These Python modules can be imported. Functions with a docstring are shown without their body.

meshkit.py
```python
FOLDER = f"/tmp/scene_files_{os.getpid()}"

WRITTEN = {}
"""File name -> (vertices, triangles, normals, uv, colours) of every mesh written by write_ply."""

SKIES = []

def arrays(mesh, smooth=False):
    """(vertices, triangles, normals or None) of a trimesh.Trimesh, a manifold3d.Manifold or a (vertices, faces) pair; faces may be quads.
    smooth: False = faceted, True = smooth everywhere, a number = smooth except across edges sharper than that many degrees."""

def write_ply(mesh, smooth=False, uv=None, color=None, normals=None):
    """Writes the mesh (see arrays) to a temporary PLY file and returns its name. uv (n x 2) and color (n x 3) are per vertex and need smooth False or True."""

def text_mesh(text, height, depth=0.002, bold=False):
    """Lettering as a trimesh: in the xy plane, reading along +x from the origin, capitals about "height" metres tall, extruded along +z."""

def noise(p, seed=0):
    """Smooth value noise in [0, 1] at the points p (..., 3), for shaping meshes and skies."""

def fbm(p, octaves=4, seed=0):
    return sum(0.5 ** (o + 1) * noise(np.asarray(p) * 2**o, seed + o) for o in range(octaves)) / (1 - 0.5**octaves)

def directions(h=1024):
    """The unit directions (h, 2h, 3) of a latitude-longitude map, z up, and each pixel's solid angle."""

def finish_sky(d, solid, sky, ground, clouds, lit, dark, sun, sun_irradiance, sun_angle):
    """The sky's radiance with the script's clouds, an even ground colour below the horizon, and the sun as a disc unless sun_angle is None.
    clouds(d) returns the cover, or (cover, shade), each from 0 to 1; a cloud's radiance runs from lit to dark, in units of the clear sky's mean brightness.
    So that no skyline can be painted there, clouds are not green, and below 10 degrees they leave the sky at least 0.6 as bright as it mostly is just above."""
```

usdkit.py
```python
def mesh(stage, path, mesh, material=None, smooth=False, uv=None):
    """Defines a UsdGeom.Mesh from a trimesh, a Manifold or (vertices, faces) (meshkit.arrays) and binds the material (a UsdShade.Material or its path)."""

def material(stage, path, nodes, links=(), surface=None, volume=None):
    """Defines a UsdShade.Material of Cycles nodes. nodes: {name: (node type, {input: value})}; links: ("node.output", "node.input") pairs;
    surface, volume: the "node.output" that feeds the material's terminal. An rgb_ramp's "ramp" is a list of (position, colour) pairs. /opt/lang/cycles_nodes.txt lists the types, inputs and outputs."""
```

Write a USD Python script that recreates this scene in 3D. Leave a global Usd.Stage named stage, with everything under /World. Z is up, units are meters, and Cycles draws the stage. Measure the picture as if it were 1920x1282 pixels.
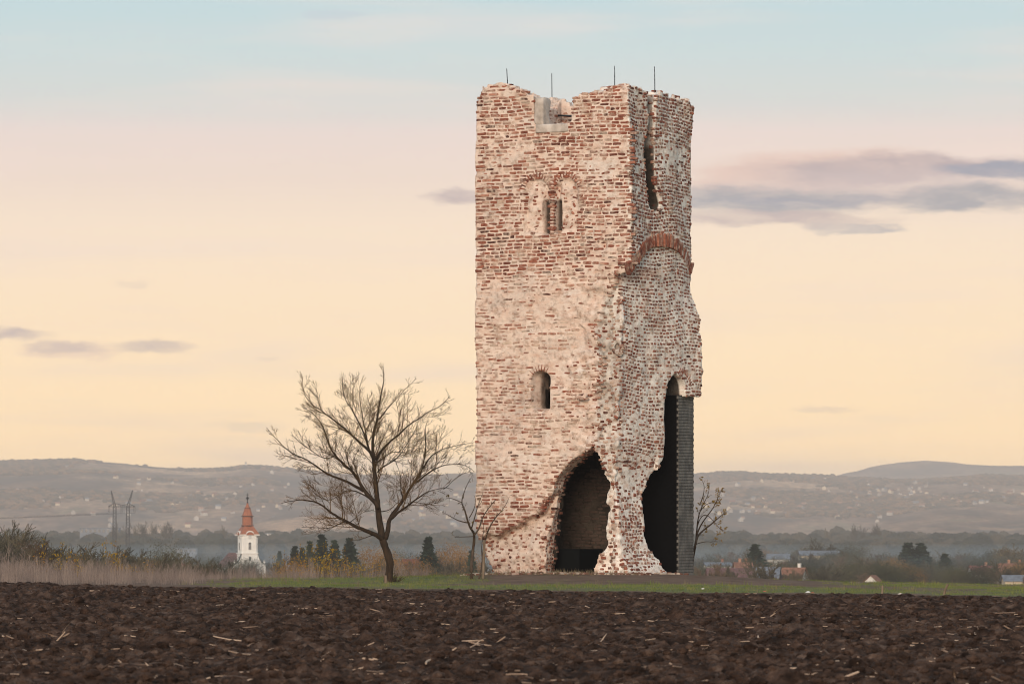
import math, random
import numpy as np
import trimesh
import usdkit, meshkit
from scipy import ndimage
from pxr import Usd, UsdGeom, UsdLux, UsdShade, Gf, Sdf, Vt

# ---------------------------------------------------------------- camera, sky, sun, exposure
stage = Usd.Stage.CreateInMemory()
UsdGeom.SetStageUpAxis(stage, UsdGeom.Tokens.z)
WORLD = UsdGeom.Xform.Define(stage, '/World')
UsdGeom.Scope.Define(stage, '/World/Looks')
T = Sdf.ValueTypeNames

F, CX, HY, EYE = 9510.0, 960.0, 1005.0, 1.6       # focal length in photo pixels, centre column, horizon row, eye height
cam = UsdGeom.Camera.Define(stage, '/World/camera')
cam.CreateHorizontalApertureAttr(36.0)
cam.CreateVerticalApertureAttr(36.0 * 1282 / 1920)
cam.CreateFocalLengthAttr(36.0 * F / 1920)
cam.CreateVerticalApertureOffsetAttr((HY - 641) / 1920 * 36.0)
cam.CreateClippingRangeAttr((1.0, 60000.0))
cam.CreateFStopAttr(5.6)
cam.CreateFocusDistanceAttr(150.0)
cam.AddTranslateOp().Set((0, 0, EYE))
cam.AddRotateXOp().Set(90)
cam.CreateExposureAttr(1.0)

SUN_EL, SUN_AZ = math.radians(12.0), math.atan2(-0.17, -0.985)     # low behind the camera, a veiled evening sun
sun = UsdLux.DistantLight.Define(stage, '/World/sun')
sun.CreateNormalizeAttr(True)
sun.CreateIntensityAttr(0.40)
sun.CreateAngleAttr(24.0)
sun.CreateColorAttr((1.0, 0.825, 0.66))
sd = Gf.Vec3d(math.sin(SUN_AZ) * math.cos(SUN_EL), math.cos(SUN_AZ) * math.cos(SUN_EL), math.sin(SUN_EL))
sun.AddTransformOp().Set(Gf.Matrix4d(Gf.Rotation(Gf.Vec3d(0, 0, 1), sd), Gf.Vec3d(0, 0, 0)))


def srgb(r, g, b):
    return tuple(((c / 255 + 0.055) / 1.055) ** 2.4 if c > 10 else c / 255 / 12.92 for c in (r, g, b))


def mat(name, nodes, links, surface='p.BSDF', volume=None):
    return usdkit.material(stage, '/World/Looks/' + name, nodes, links, surface=surface, volume=volume)


SKY = 10.0


def sky_material():
    n = {'tc': ('texture_coordinate', {}), 'xyz': ('separate_xyz', {}),
         'st': ('sky_texture', {'sky_type': 'single_scattering', 'sun_disc': False, 'sun_elevation': SUN_EL, 'sun_rotation': SUN_AZ, 'altitude': 100.0, 'air_density': 1.0, 'aerosol_density': 1.5, 'ozone_density': 1.0}),
         'bg': ('background_shader', {'strength': 0.05})}
    l = [('tc.generated', 'xyz.vector')]
    # a veil of thin high cloud over the sky: cream at the horizon, rose, then pale blue (the same all the way round)
    rows = [(1200, (2.2, 1.35, 0.40)), (1005, (2.55, 1.60, 0.58)), (900, (2.30, 1.51, 0.61)), (850, (1.95, 1.31, 0.61)), (780, (1.62, 1.14, 0.60)), (700, (1.42, 1.04, 0.61)), (600, (1.27, 0.96, 0.63)), (430, (1.12, 0.89, 0.68)),
            (330, (0.98, 0.79, 0.68)), (250, (0.93, 0.77, 0.72)), (190, (0.75, 0.76, 0.74)), (100, (0.66, 0.77, 0.78)), (0, (0.58, 0.75, 0.80))]
    ramp = []
    for y, c in rows:
        e = (HY - y) / F
        ramp.append((max(0.0, e / math.sqrt(1 + e * e) + 0.05) * 2, tuple(SKY * q for q in c)))
    ramp += [(0.5, tuple(SKY * q for q in (0.55, 0.70, 0.78))), (1.0, tuple(SKY * q for q in (0.50, 0.64, 0.76)))]
    n['ra'] = ('rgb_ramp', {'ramp': ramp})
    n['fa'] = ('math', {'math_type': 'multiply_add', 'value2': 2.0, 'value3': 0.1})
    n['mx'] = ('mix_color', {'blend_type': 'mix', 'fac': 0.93, 'use_clamp': False})
    l += [('xyz.z', 'fa.value1'), ('fa.value', 'ra.fac'), ('st.color', 'mx.a'), ('ra.color', 'mx.b')]
    # direction as (azimuth, elevation) tangents, in units of the photograph's pixels, warped by noise: the clouds' plane
    n.update({'dx': ('math', {'math_type': 'divide'}), 'dz': ('math', {'math_type': 'divide'}), 'cv': ('combine_xyz', {}),
              'sc': ('vector_math', {'math_type': 'multiply', 'vector2': (F / 1000, F / 1000, 1)}),
              'st2': ('vector_math', {'math_type': 'multiply', 'vector2': (5.0, 17.0, 1)}),
              'n1': ('noise_texture', {'scale': 1.0, 'detail': 7.0, 'roughness': 0.6}),
              'ctr': ('vector_math', {'math_type': 'subtract', 'vector2': (0.5, 0.5, 0.5)}),
              'amp': ('vector_math', {'math_type': 'multiply', 'vector2': (0.20, 0.07, 0)}),
              'w': ('vector_math', {'math_type': 'add'})})
    l += [('xyz.x', 'dx.value1'), ('xyz.y', 'dx.value2'), ('xyz.z', 'dz.value1'), ('xyz.y', 'dz.value2'), ('dx.value', 'cv.x'), ('dz.value', 'cv.y'), ('xyz.y', 'cv.z'),
          ('cv.vector', 'sc.vector1'), ('sc.vector', 'st2.vector1'), ('st2.vector', 'n1.vector'), ('n1.color', 'ctr.vector1'), ('ctr.vector', 'amp.vector1'), ('sc.vector', 'w.vector1'), ('amp.vector', 'w.vector2')]
    last = 'mx.result'
    # broad faint streaks
    n.update({'st3': ('vector_math', {'math_type': 'multiply', 'vector2': (1.3, 12.0, 1)}), 'n2': ('noise_texture', {'scale': 1.0, 'detail': 4.0, 'roughness': 0.5}),
              'm2': ('map_range', {'range_type': 'smoothstep', 'from_min': 0.45, 'from_max': 0.75, 'to_min': 0.0, 'to_max': 0.45, 'clamp': True}),
              'mx2': ('mix_color', {'blend_type': 'mix', 'b': (9.9, 8.0, 7.1), 'use_clamp': False})})
    l += [('sc.vector', 'st3.vector1'), ('st3.vector', 'n2.vector'), ('n2.fac', 'm2.value'), ('m2.result', 'mx2.fac'), (last, 'mx2.a')]
    last = 'mx2.result'
    pink, mauve, blue, grey = (8.7, 6.3, 5.4), (5.7, 4.6, 4.6), (3.7, 3.8, 4.5), (4.5, 4.3, 4.5)
    clouds = [(1390, 335, 130, 42, pink, .75), (1560, 314, 280, 42, pink, .9), (1700, 316, 350, 30, mauve, .9), (1640, 350, 380, 40, (6.6, 5.4, 5.3), .75), (1880, 322, 150, 22, blue, .85), (1430, 372, 260, 34, grey, .92), (1800, 376, 200, 32, grey, .92),
              (1500, 372, 170, 16, blue, .5), (1470, 408, 230, 20, mauve, .7), (1610, 424, 110, 11, blue, .6), (20, 628, 95, 17, mauve, .75), (130, 655, 105, 20, pink, .45), (120, 650, 80, 12, mauve, .5), (285, 648, 95, 16, mauve, .6),
              (860, 364, 80, 18, mauve, .75), (620, 30, 60, 13, (6.0, 6.6, 7.2), .5), (230, 528, 40, 8, mauve, .2), (500, 665, 40, 6, mauve, .25), (1540, 768, 80, 9, mauve, .3), (450, 800, 90, 12, (9, 7.2, 5.2), .35)]
    n.update({'st4': ('vector_math', {'math_type': 'multiply', 'vector2': (9.0, 34.0, 1)}), 'n4': ('noise_texture', {'scale': 1.0, 'detail': 6.0, 'roughness': 0.62}),
              'm4': ('map_range', {'from_min': 0.34, 'from_max': 0.60, 'to_min': 0.60, 'to_max': 1.15, 'clamp': True}), 'fr': ('math', {'math_type': 'greater_than', 'value2': 0.0}), 'ff': ('math', {'math_type': 'multiply'})})
    l += [('w.vector', 'st4.vector1'), ('st4.vector', 'n4.vector'), ('n4.fac', 'm4.value'), ('xyz.y', 'fr.value1'), ('fr.value', 'ff.value1'), ('m4.result', 'ff.value2')]
    for k, (x, y, a, b, c, o) in enumerate(clouds):
        n[f'o{k}'] = ('vector_math', {'math_type': 'subtract', 'vector2': ((x - CX) / 1000, (HY - y) / 1000, 0)})
        n[f's{k}'] = ('vector_math', {'math_type': 'multiply', 'vector2': (1000 / a, 1000 / b, 0)})
        n[f'l{k}'] = ('vector_math', {'math_type': 'length'})
        n[f'm{k}x'] = ('map_range', {'range_type': 'smoothstep', 'from_min': 1.05, 'from_max': 0.45, 'to_min': 0.0, 'to_max': o, 'clamp': True})
        n[f'g{k}'] = ('math', {'math_type': 'multiply', 'use_clamp': True})
        n[f'c{k}'] = ('mix_color', {'blend_type': 'mix', 'b': c, 'use_clamp': False})
        l += [('w.vector', f'o{k}.vector1'), (f'o{k}.vector', f's{k}.vector1'), (f's{k}.vector', f'l{k}.vector1'), (f'l{k}.value', f'm{k}x.value'), 
              (f'm{k}x.result', f'g{k}.value1'), ('ff.value', f'g{k}.value2'), (f'g{k}.value', f'c{k}.fac'), (last, f'c{k}.a')]
        last = f'c{k}.result'
    l += [(last, 'bg.color')]
    return mat('sky', n, l, surface='bg.background')


dome = UsdLux.DomeLight.Define(stage, '/World/sky')
UsdShade.MaterialBindingAPI.Apply(dome.GetPrim()).Bind(sky_material())
dome.GetPrim().SetCustomDataByKey('kind', 'structure')

# ---------------------------------------------------------------- helpers
RNG = np.random.default_rng(7)


def W(px, py, d):
    """The point at distance d that stands at the photograph's (px, py)."""
    return np.array([(px - CX) / F * d, d, EYE + (HY - py) / F * d])


USED = {}


def numbered(path):
    k = USED.get(path, 0)
    USED[path] = k + 1
    return path if k == 0 else f'{path}_{k:03d}'


def prop(prim, label=None, cat=None, group=None, kind=None):
    for k, v in (('label', label), ('category', cat), ('group', group), ('kind', kind)):
        if v:
            prim.SetCustomDataByKey(k, v)
    return prim


def obj(name, mesh, m, parent=None, smooth=False, label=None, cat=None, group=None, kind=None, tone=None):
    base = str(parent.GetPath()) if parent is not None else '/World'
    g = usdkit.mesh(stage, numbered(f'{base}/{name}'), mesh, m, smooth=smooth)
    if tone is not None:
        tone = np.asarray(tone, np.float32)
        pv = UsdGeom.PrimvarsAPI(g).CreatePrimvar('tone', T.Color3fArray, 'constant' if tone.ndim == 1 else 'vertex')
        pv.Set(Vt.Vec3fArray.FromNumpy(np.atleast_2d(tone)))
    prop(g.GetPrim(), label, cat, group, kind)
    return g.GetPrim()


def thing(name, label, cat, loc=(0, 0, 0), rz=0.0, scale=None, group=None):
    x = UsdGeom.Xform.Define(stage, numbered('/World/' + name))
    x.AddTranslateOp().Set(tuple(map(float, loc)))
    x.AddRotateZOp().Set(math.degrees(rz))
    if scale is not None:
        x.AddScaleOp().Set(tuple(map(float, np.broadcast_to(scale, 3))))
    return prop(x.GetPrim(), label, cat, group)


def proto(name):
    """A class prim that copies refer to; it is not drawn itself."""
    return stage.CreateClassPrim('/World/' + name + '_kind')


def copy(name, of, label, cat, loc, rz=0.0, scale=1.0, group=None, tilt=None):
    x = UsdGeom.Xform.Define(stage, numbered('/World/' + name))
    x.AddTranslateOp().Set(tuple(map(float, loc)))
    if tilt is not None:
        x.AddRotateXYZOp().Set((float(tilt[0]), float(tilt[1]), math.degrees(rz)))
    else:
        x.AddRotateZOp().Set(math.degrees(rz))
    x.AddScaleOp().Set(tuple(map(float, np.broadcast_to(scale, 3))))
    p = x.GetPrim()
    p.GetReferences().AddInternalReference(of.GetPath())
    p.SetInstanceable(True)
    return prop(p, label, cat, group)


def scatter(name, meshes, mats, pos, rz, scale, which, label, cat, tilt=None):
    """One PointInstancer of what nobody could count."""
    path = numbered('/World/' + name)
    pi = UsdGeom.PointInstancer.Define(stage, path)
    targets = []
    for k, (g, m) in enumerate(zip(meshes, mats)):
        usdkit.mesh(stage, f'{path}/kind_{k}', g, m)
        targets.append(f'{path}/kind_{k}')
    pi.CreatePrototypesRel().SetTargets([Sdf.Path(t) for t in targets])
    pos = np.asarray(pos, np.float32)
    pi.CreatePositionsAttr(Vt.Vec3fArray.FromNumpy(pos))
    pi.CreateProtoIndicesAttr(Vt.IntArray.FromNumpy(np.asarray(which, np.int32)))
    sc = np.asarray(scale, np.float32)
    sc = np.repeat(sc[:, None], 3, 1) if sc.ndim == 1 else sc
    pi.CreateScalesAttr(Vt.Vec3fArray.FromNumpy(sc))
    h = np.asarray(rz) / 2
    q = np.stack([np.cos(h), 0 * h, 0 * h, np.sin(h)], 1)
    if tilt is not None:                                                    # a tilt about x before the turn about z
        t = np.asarray(tilt) / 2
        q = np.stack([np.cos(h) * np.cos(t), np.cos(h) * np.sin(t), np.sin(h) * np.sin(t), np.sin(h) * np.cos(t)], 1)
    pi.CreateOrientationsAttr(Vt.QuathArray([Gf.Quath(*map(float, a)) for a in q]))
    return prop(pi.GetPrim(), label, cat, None, 'stuff')


def cat(meshes):
    vs, fs, n = [], [], 0
    for v, f in meshes:
        vs.append(v); fs.append(np.asarray(f) + n); n += len(v)
    return np.vstack(vs), np.vstack(fs)


def box(x0, y0, z0, x1, y1, z1):
    v = np.array([(x, y, z) for z in (z0, z1) for x, y in ((x0, y0), (x1, y0), (x1, y1), (x0, y1))], float)
    f = np.array([(0, 2, 1), (0, 3, 2), (4, 5, 6), (4, 6, 7), (0, 1, 5), (0, 5, 4), (1, 2, 6), (1, 6, 5), (2, 3, 7), (2, 7, 6), (3, 0, 4), (3, 4, 7)])
    return v, f


def tube(p, r, sides=5, cap=True):
    p = np.asarray(p, float); r = np.broadcast_to(r, len(p))
    t = np.gradient(p, axis=0); t /= np.linalg.norm(t, axis=1, keepdims=True) + 1e-12
    ref = np.array([0, 0, 1.0]) if abs(t.mean(0)[2]) < 0.8 else np.array([1.0, 0, 0])
    a = np.cross(t, ref); a /= np.linalg.norm(a, axis=1, keepdims=True) + 1e-12
    b = np.cross(t, a)
    an = np.arange(sides) * 2 * np.pi / sides
    v = (p[:, None] + r[:, None, None] * (np.cos(an)[None, :, None] * a[:, None] + np.sin(an)[None, :, None] * b[:, None])).reshape(-1, 3)
    i, j = np.meshgrid(np.arange(len(p) - 1), np.arange(sides), indexing='ij')
    q = np.stack([i * sides + j, i * sides + (j + 1) % sides, (i + 1) * sides + (j + 1) % sides, (i + 1) * sides + j], -1).reshape(-1, 4)
    f = np.vstack([q[:, [0, 2, 1]], q[:, [0, 3, 2]]])
    if cap:
        k = np.arange(1, sides - 1); e = (len(p) - 1) * sides
        f = np.vstack([f, np.stack([0 * k, k, k + 1], 1), np.stack([0 * k + e, e + k + 1, e + k], 1)])
    return v, f


def lathe(profile, sides, centre=(0, 0), turn=0.0):
    p = np.asarray(profile, float)
    an = np.arange(sides) * 2 * np.pi / sides + turn
    v = np.stack([centre[0] + p[:, :1] * np.cos(an), centre[1] + p[:, :1] * np.sin(an), np.repeat(p[:, 1:], sides, 1)], -1).reshape(-1, 3)
    i, j = np.meshgrid(np.arange(len(p) - 1), np.arange(sides), indexing='ij')
    q = np.stack([i * sides + j, i * sides + (j + 1) % sides, (i + 1) * sides + (j + 1) % sides, (i + 1) * sides + j], -1).reshape(-1, 4)
    return v, np.vstack([q[:, [0, 1, 2]], q[:, [0, 2, 3]]])


def noise_nodes(n, l, name, scale, detail=4.0, rough=0.55, stretch=None, coord='geo.position'):
    if 'geo' not in n and coord.startswith('geo'):
        n['geo'] = ('geometry', {})
    n[name] = ('noise_texture', {'scale': scale, 'detail': detail, 'roughness': rough})
    if stretch:
        n[name + 'm'] = ('vector_math', {'math_type': 'multiply', 'vector2': stretch})
        l += [(coord, name + 'm.vector1'), (name + 'm.vector', name + '.vector')]
    else:
        l.append((coord, name + '.vector'))


def simple(name, ramp, scale, rough=0.9, detail=4.0, bump=None, stretch=None, random=None, coord='geo.position', spec=0.3, leafy=0.0):
    """A matt material whose colour runs over a ramp with noise."""
    n, l = {'p': ('principled_bsdf', {'roughness': rough, 'specular_ior_level': spec}), 'r': ('rgb_ramp', {'ramp': ramp})}, []
    if coord.startswith('tc'):
        n['tc'] = ('texture_coordinate', {})
    noise_nodes(n, l, 'n', scale, detail, stretch=stretch, coord=coord)
    src = 'n.fac'
    if random:
        n['oi'] = ('object_info', {}); n['ad'] = ('math', {'math_type': 'multiply_add', 'value2': random, 'value3': -random / 2}); n['sm'] = ('math', {'math_type': 'add', 'use_clamp': True})
        l += [('oi.random', 'ad.value1'), ('ad.value', 'sm.value1'), ('n.fac', 'sm.value2')]
        src = 'sm.value'
    l += [(src, 'r.fac'), ('r.color', 'p.base_color')]
    if bump:
        noise_nodes(n, l, 'b', bump[0], 6.0, coord=coord, stretch=stretch)
        n['bp'] = ('bump', {'strength': bump[1], 'distance': bump[2]})
        l += [('b.fac', 'bp.height'), ('bp.normal', 'p.normal')]
    if leafy:
        n['tr'] = ('translucent_bsdf', {}); n['mx'] = ('mix_closure', {'fac': leafy})
        l += [('r.color', 'tr.color'), ('p.BSDF', 'mx.closure1'), ('tr.BSDF', 'mx.closure2')]
        return mat(name, n, l, surface='mx.closure')
    return mat(name, n, l)


def flat(name, c, rough=0.7, metallic=0.0, spec=0.4):
    return mat(name, {'p': ('principled_bsdf', {'base_color': c, 'roughness': rough, 'metallic': metallic, 'specular_ior_level': spec})}, [])


# ---------------------------------------------------------------- the ground
from scipy.interpolate import PchipInterpolator
PROFILE = PchipInterpolator([-3000, 0, 50, 110, 135, 150, 160, 175, 200, 260, 350, 500, 900, 1640, 3000, 4300, 7000, 60000],
                            [-3, -.2, 0, .20, .30, .30, .27, .05, -.9, -4, -7, -10, -12, -15, -17, -9, -4, -4])
TH = math.radians(24.0)
CT, ST = math.cos(TH), math.sin(TH)
KX, KY = (1180 - CX) / F * 150.0, 150.0                                     # the tower's near corner
MID = np.array([KX - 2.5 * CT + 2.5 * ST, KY + 2.5 * ST + 2.5 * CT])


def gz(x, y):
    x, y = np.asarray(x, float), np.asarray(y, float)
    z = PROFILE(y)
    z = z + 0.20 * np.exp(-((x - MID[0]) / 5.5) ** 2 - ((y - MID[1] + 1) / 6.5) ** 2)
    near = np.exp(-((y - 154) / 25) ** 2)
    z = z - near * 0.022 * np.clip(x - 5, 0, 30)
    far = np.clip((y - 250) / 300, 0, 1)
    return z + far * 1.2 * (meshkit.noise(np.stack([x / 160, y / 260, 0 * x], -1), 3) - 0.5)


def edge(x):
    """How far the ploughed field reaches at x: its far edge runs slantwise."""
    x = np.asarray(x, float)
    return 124.6 - 0.95 * np.minimum(x, 0) - 0.66 * np.maximum(x, 0) + 0.5 * np.sin(x * 0.9) + 0.3 * np.sin(x * 2.3 + 1)


def verge(x, y):
    """How grassy the ground is, from 0 to 1: a strip past the field, bare earth at the tower's foot."""
    x, y = np.asarray(x, float), np.asarray(y, float)
    nz = meshkit.fbm(np.stack([x / 1.6, y / 5.0, 0 * x], -1), 3, 11)
    g = ((y > edge(x) + 0.4) & (y < 190)).astype(float)
    bare = np.exp(-((x - MID[0] - 2.5) / 6.2) ** 4) * (y > 136.5 + 0.2 * (x - 2) - 1.2 * np.clip(x - 5, 0, 8)) * (y < 170)
    g = g * np.clip(1.15 - 1.15 * bare - np.clip(nz - 0.46, 0, 1) * 4.5, 0, 1)
    return g * (x > -8.4 + 0.6 * np.sin(y))


def ground_sheet():
    xs = np.concatenate([-np.geomspace(9000, 34, 40), np.arange(-32, 32.1, 0.5), np.geomspace(34, 9000, 40)])
    ys = np.concatenate([-np.geomspace(2500, 10, 14), np.linspace(0, 40, 9), np.arange(42, 215, 0.5), np.geomspace(216, 21000, 170)])
    X, Y = np.meshgrid(xs, ys, indexing='ij')
    Z = gz(X, Y)
    inf = (Y < edge(X) - 0.3) & (Y > 45.5) & (np.abs(X) < 23.5)
    rough = 0.05 * (meshkit.fbm(np.stack([X / 0.9, Y / 0.9, 0 * X], -1), 3, 5) - 0.5) * (np.abs(X) < 40) * (Y < 220)
    Z = Z + rough - 0.22 * inf
    nx, ny = X.shape
    i, j = np.meshgrid(np.arange(nx - 1), np.arange(ny - 1), indexing='ij')
    a = i * ny + j
    q = np.stack([a, a + ny, a + ny + 1, a + 1], -1).reshape(-1, 4)
    V = np.stack([X, Y, Z], -1).reshape(-1, 3)
    soil = np.clip((edge(V[:, 0]) - V[:, 1]) / 0.8 + 0.5, 0, 1)
    tone = np.stack([soil, verge(V[:, 0], V[:, 1]), 0 * soil], 1)
    return (V, q), tone


def ground_material():
    n = {'p': ('principled_bsdf', {'roughness': 0.95, 'specular_ior_level': 0.15}), 'at': ('attribute', {'attribute': 'tone'}), 'sx': ('separate_xyz', {}),
         'soil': ('rgb_ramp', {'ramp': [(0.25, (.020, .013, .010)), (0.6, (.050, .034, .026)), (0.8, (.085, .060, .045))]}),
         'earth': ('rgb_ramp', {'ramp': [(0.25, (.085, .050, .034)), (0.6, (.155, .098, .068)), (0.8, (.22, .15, .11))]}),
         'green': ('rgb_ramp', {'ramp': [(0.25, (.055, .055, .020)), (0.5, (.11, .125, .038)), (0.75, (.17, .14, .07))]}),
         'm1': ('mix_color', {}), 'm2': ('mix_color', {}), 'bp': ('bump', {'strength': 0.6, 'distance': 0.05})}
    l = []
    noise_nodes(n, l, 'n', 1.7, 6.0)
    noise_nodes(n, l, 'n3', 9.0, 5.0)
    l += [('at.color', 'sx.vector'), ('n.fac', 'soil.fac'), ('n.fac', 'earth.fac'), ('n3.fac', 'green.fac'), ('earth.color', 'm1.a'), ('green.color', 'm1.b'), ('sx.y', 'm1.fac'),
          ('m1.result', 'm2.a'), ('soil.color', 'm2.b'), ('sx.x', 'm2.fac'), ('m2.result', 'p.base_color'), ('n3.fac', 'bp.height'), ('bp.normal', 'p.normal')]
    return mat('ground', n, l)


g_mesh, g_tone = ground_sheet()
obj('ground', g_mesh, ground_material(), smooth=True, tone=g_tone, kind='structure')

# the ploughed field: clods and furrows as real relief
SOIL = simple('ploughed_soil', [(0.25, (.009, .0052, .0038)), (0.43, (.030, .0175, .0125)), (0.57, (.068, .041, .030)), (0.75, (.14, .094, .071))], 4.2, detail=9.0, bump=(26.0, 1.0, 0.04), spec=0.06)


def field_sheet():
    dx, dy = 0.08, 0.105
    xs, ys = np.arange(-24, 24.01, dx), np.arange(45, 158, dy)
    r = np.random.default_rng(21)
    shape = (len(xs), len(ys))

    def gn(sx, sy):
        a = ndimage.gaussian_filter(r.standard_normal(shape).astype(np.float32), (sx, sy), mode='wrap')
        return a / a.std()
    X, Y = np.meshgrid(xs, ys, indexing='ij')
    clod = np.abs(gn(1.1, 0.9)) * 0.034 + np.maximum(gn(2.2, 1.6), -0.3) * 0.030 + np.abs(gn(6, 3.5)) * 0.020
    furrow = 0.030 * np.sin(Y * 2 * np.pi / 0.95 + 0.5 * gn(30, 8) + 0.05 * X) + 0.03 * gn(60, 14)
    H = clod + furrow + 0.026 * gn(0.6, 0.6)
    Yc = np.minimum(Y, edge(X) + 0.6)
    k = np.clip((edge(X) + 0.5 - Y) / 1.2, 0, 1)
    k *= np.clip((24 - np.abs(X)) / 1.0, 0, 1) * np.clip((Y - 45) / 1.0, 0, 1)
    H = (H - 0.065) * (1 - .35 * np.clip((Y - edge(X) + 14) / 12, 0, 1))
    Z = gz(X, Yc) + (H - .02) * k - 0.10 * (1 - k)
    keep = Y < edge(X) + 0.75
    nx, ny = shape
    i, j = np.meshgrid(np.arange(nx - 1), np.arange(ny - 1), indexing='ij')
    a = i * ny + j
    q = np.stack([a, a + ny, a + ny + 1, a + 1], -1)[keep[:-1, :-1]].reshape(-1, 4)
    V = np.stack([X, Yc, Z], -1).reshape(-1, 3)
    used = np.unique(q); m = np.zeros(len(V), int); m[used] = np.arange(len(used))
    f = ndimage.map_coordinates
    return (V[used], m[q]), lambda x, y: f(Z, [(np.atleast_1d(x) + 24) / dx, (np.atleast_1d(y) - 45) / dy], order=1, mode='nearest').reshape(np.shape(x))


field_mesh, FZ = field_sheet()
obj('ploughed_field', field_mesh, SOIL, smooth=False, kind='structure')


# ---------------------------------------------------------------- hills
def hill(name, y0, y1, ridge_px, x_tan, seed, m, n=(420, 90), base=-6.0, bumps=1.0, power=1.0, spur=0.25):
    """A range of hills as real terrain between the distances y0 and y1; ridge_px gives its skyline as photograph rows."""
    ts = np.linspace(-x_tan, x_tan, n[0]); us = np.linspace(0, 1, n[1])
    Tn, U = np.meshgrid(ts, us, indexing='ij')
    Yd = y0 + (y1 - y0) * U * 1.35
    X = Tn * Yd
    rx, ry = np.array(ridge_px, float).T
    top = EYE + (HY - np.interp(CX + Tn * F, rx, ry)) / F * y1
    p = np.where(U < 1 / 1.35, (U * 1.35) ** power, np.maximum(0.2, 1 - ((U * 1.35 - 1) / 0.35) ** 2 * 0.5))
    sp = meshkit.fbm(np.stack([X / 900, Yd / 2600, 0 * X], -1), 4, seed) - 0.5
    env = np.clip(U * 1.35, 0, 1); env = env * (1 - env) * 4
    Z = base + (top - base) * np.clip(p + spur * sp * env, 0, 1.02)
    Z += bumps * (meshkit.fbm(np.stack([X / 45, Yd / 70, 0 * X], -1), 3, seed + 9) - 0.5) * 7 * np.clip(U * 3, 0, 1)
    ny = n[1]
    i, j = np.meshgrid(np.arange(n[0] - 1), np.arange(ny - 1), indexing='ij')
    a = i * ny + j
    q = np.stack([a, a + ny, a + ny + 1, a + 1], -1).reshape(-1, 4)
    V = np.stack([X, Yd, Z], -1).reshape(-1, 3)
    obj(name, (V, q), m, smooth=True, kind='structure')
    return ts, us, X, Yd, Z


def hill_material(name, warm):
    n = {'p': ('principled_bsdf', {'roughness': 1.0, 'specular_ior_level': 0.05}),
         'r': ('rgb_ramp', {'ramp': [(0.30, (.045, .042, .042)), (0.42, (.075, .060, .052)), (0.50, (.15, .092, .066)), (0.58, (.26, .155, .10)), (0.70, (.15, .14, .075))]}),
         'r2': ('rgb_ramp', {'ramp': [(0.50, (0, 0, 0)), (0.62, (1, 1, 1))]}), 'm': ('mix_color', {'b': warm}),
         'r3': ('rgb_ramp', {'ramp': [(0.35, (.55, .55, .55)), (0.65, (1.35, 1.35, 1.35))]}), 'm3': ('mix_color', {'blend_type': 'multiply', 'fac': 1.0, 'use_clamp': False})}
    l = []
    noise_nodes(n, l, 'n', 0.0065, 7.0, 0.62, stretch=(1, 0.16, 4.0))
    noise_nodes(n, l, 'n2', 0.0030, 5.0, 0.6, stretch=(1, 0.35, 4))
    noise_nodes(n, l, 'n3', 0.07, 3.0, 0.6, stretch=(1, 0.3, 1))
    l += [('n.fac', 'r.fac'), ('n2.fac', 'r2.fac'), ('r.color', 'm.a'), ('r2.color', 'm.fac'), ('m.result', 'm3.a'), ('n3.fac', 'r3.fac'), ('r3.color', 'm3.b'), ('m3.result', 'p.base_color')]
    return mat(name, n, l)


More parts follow.
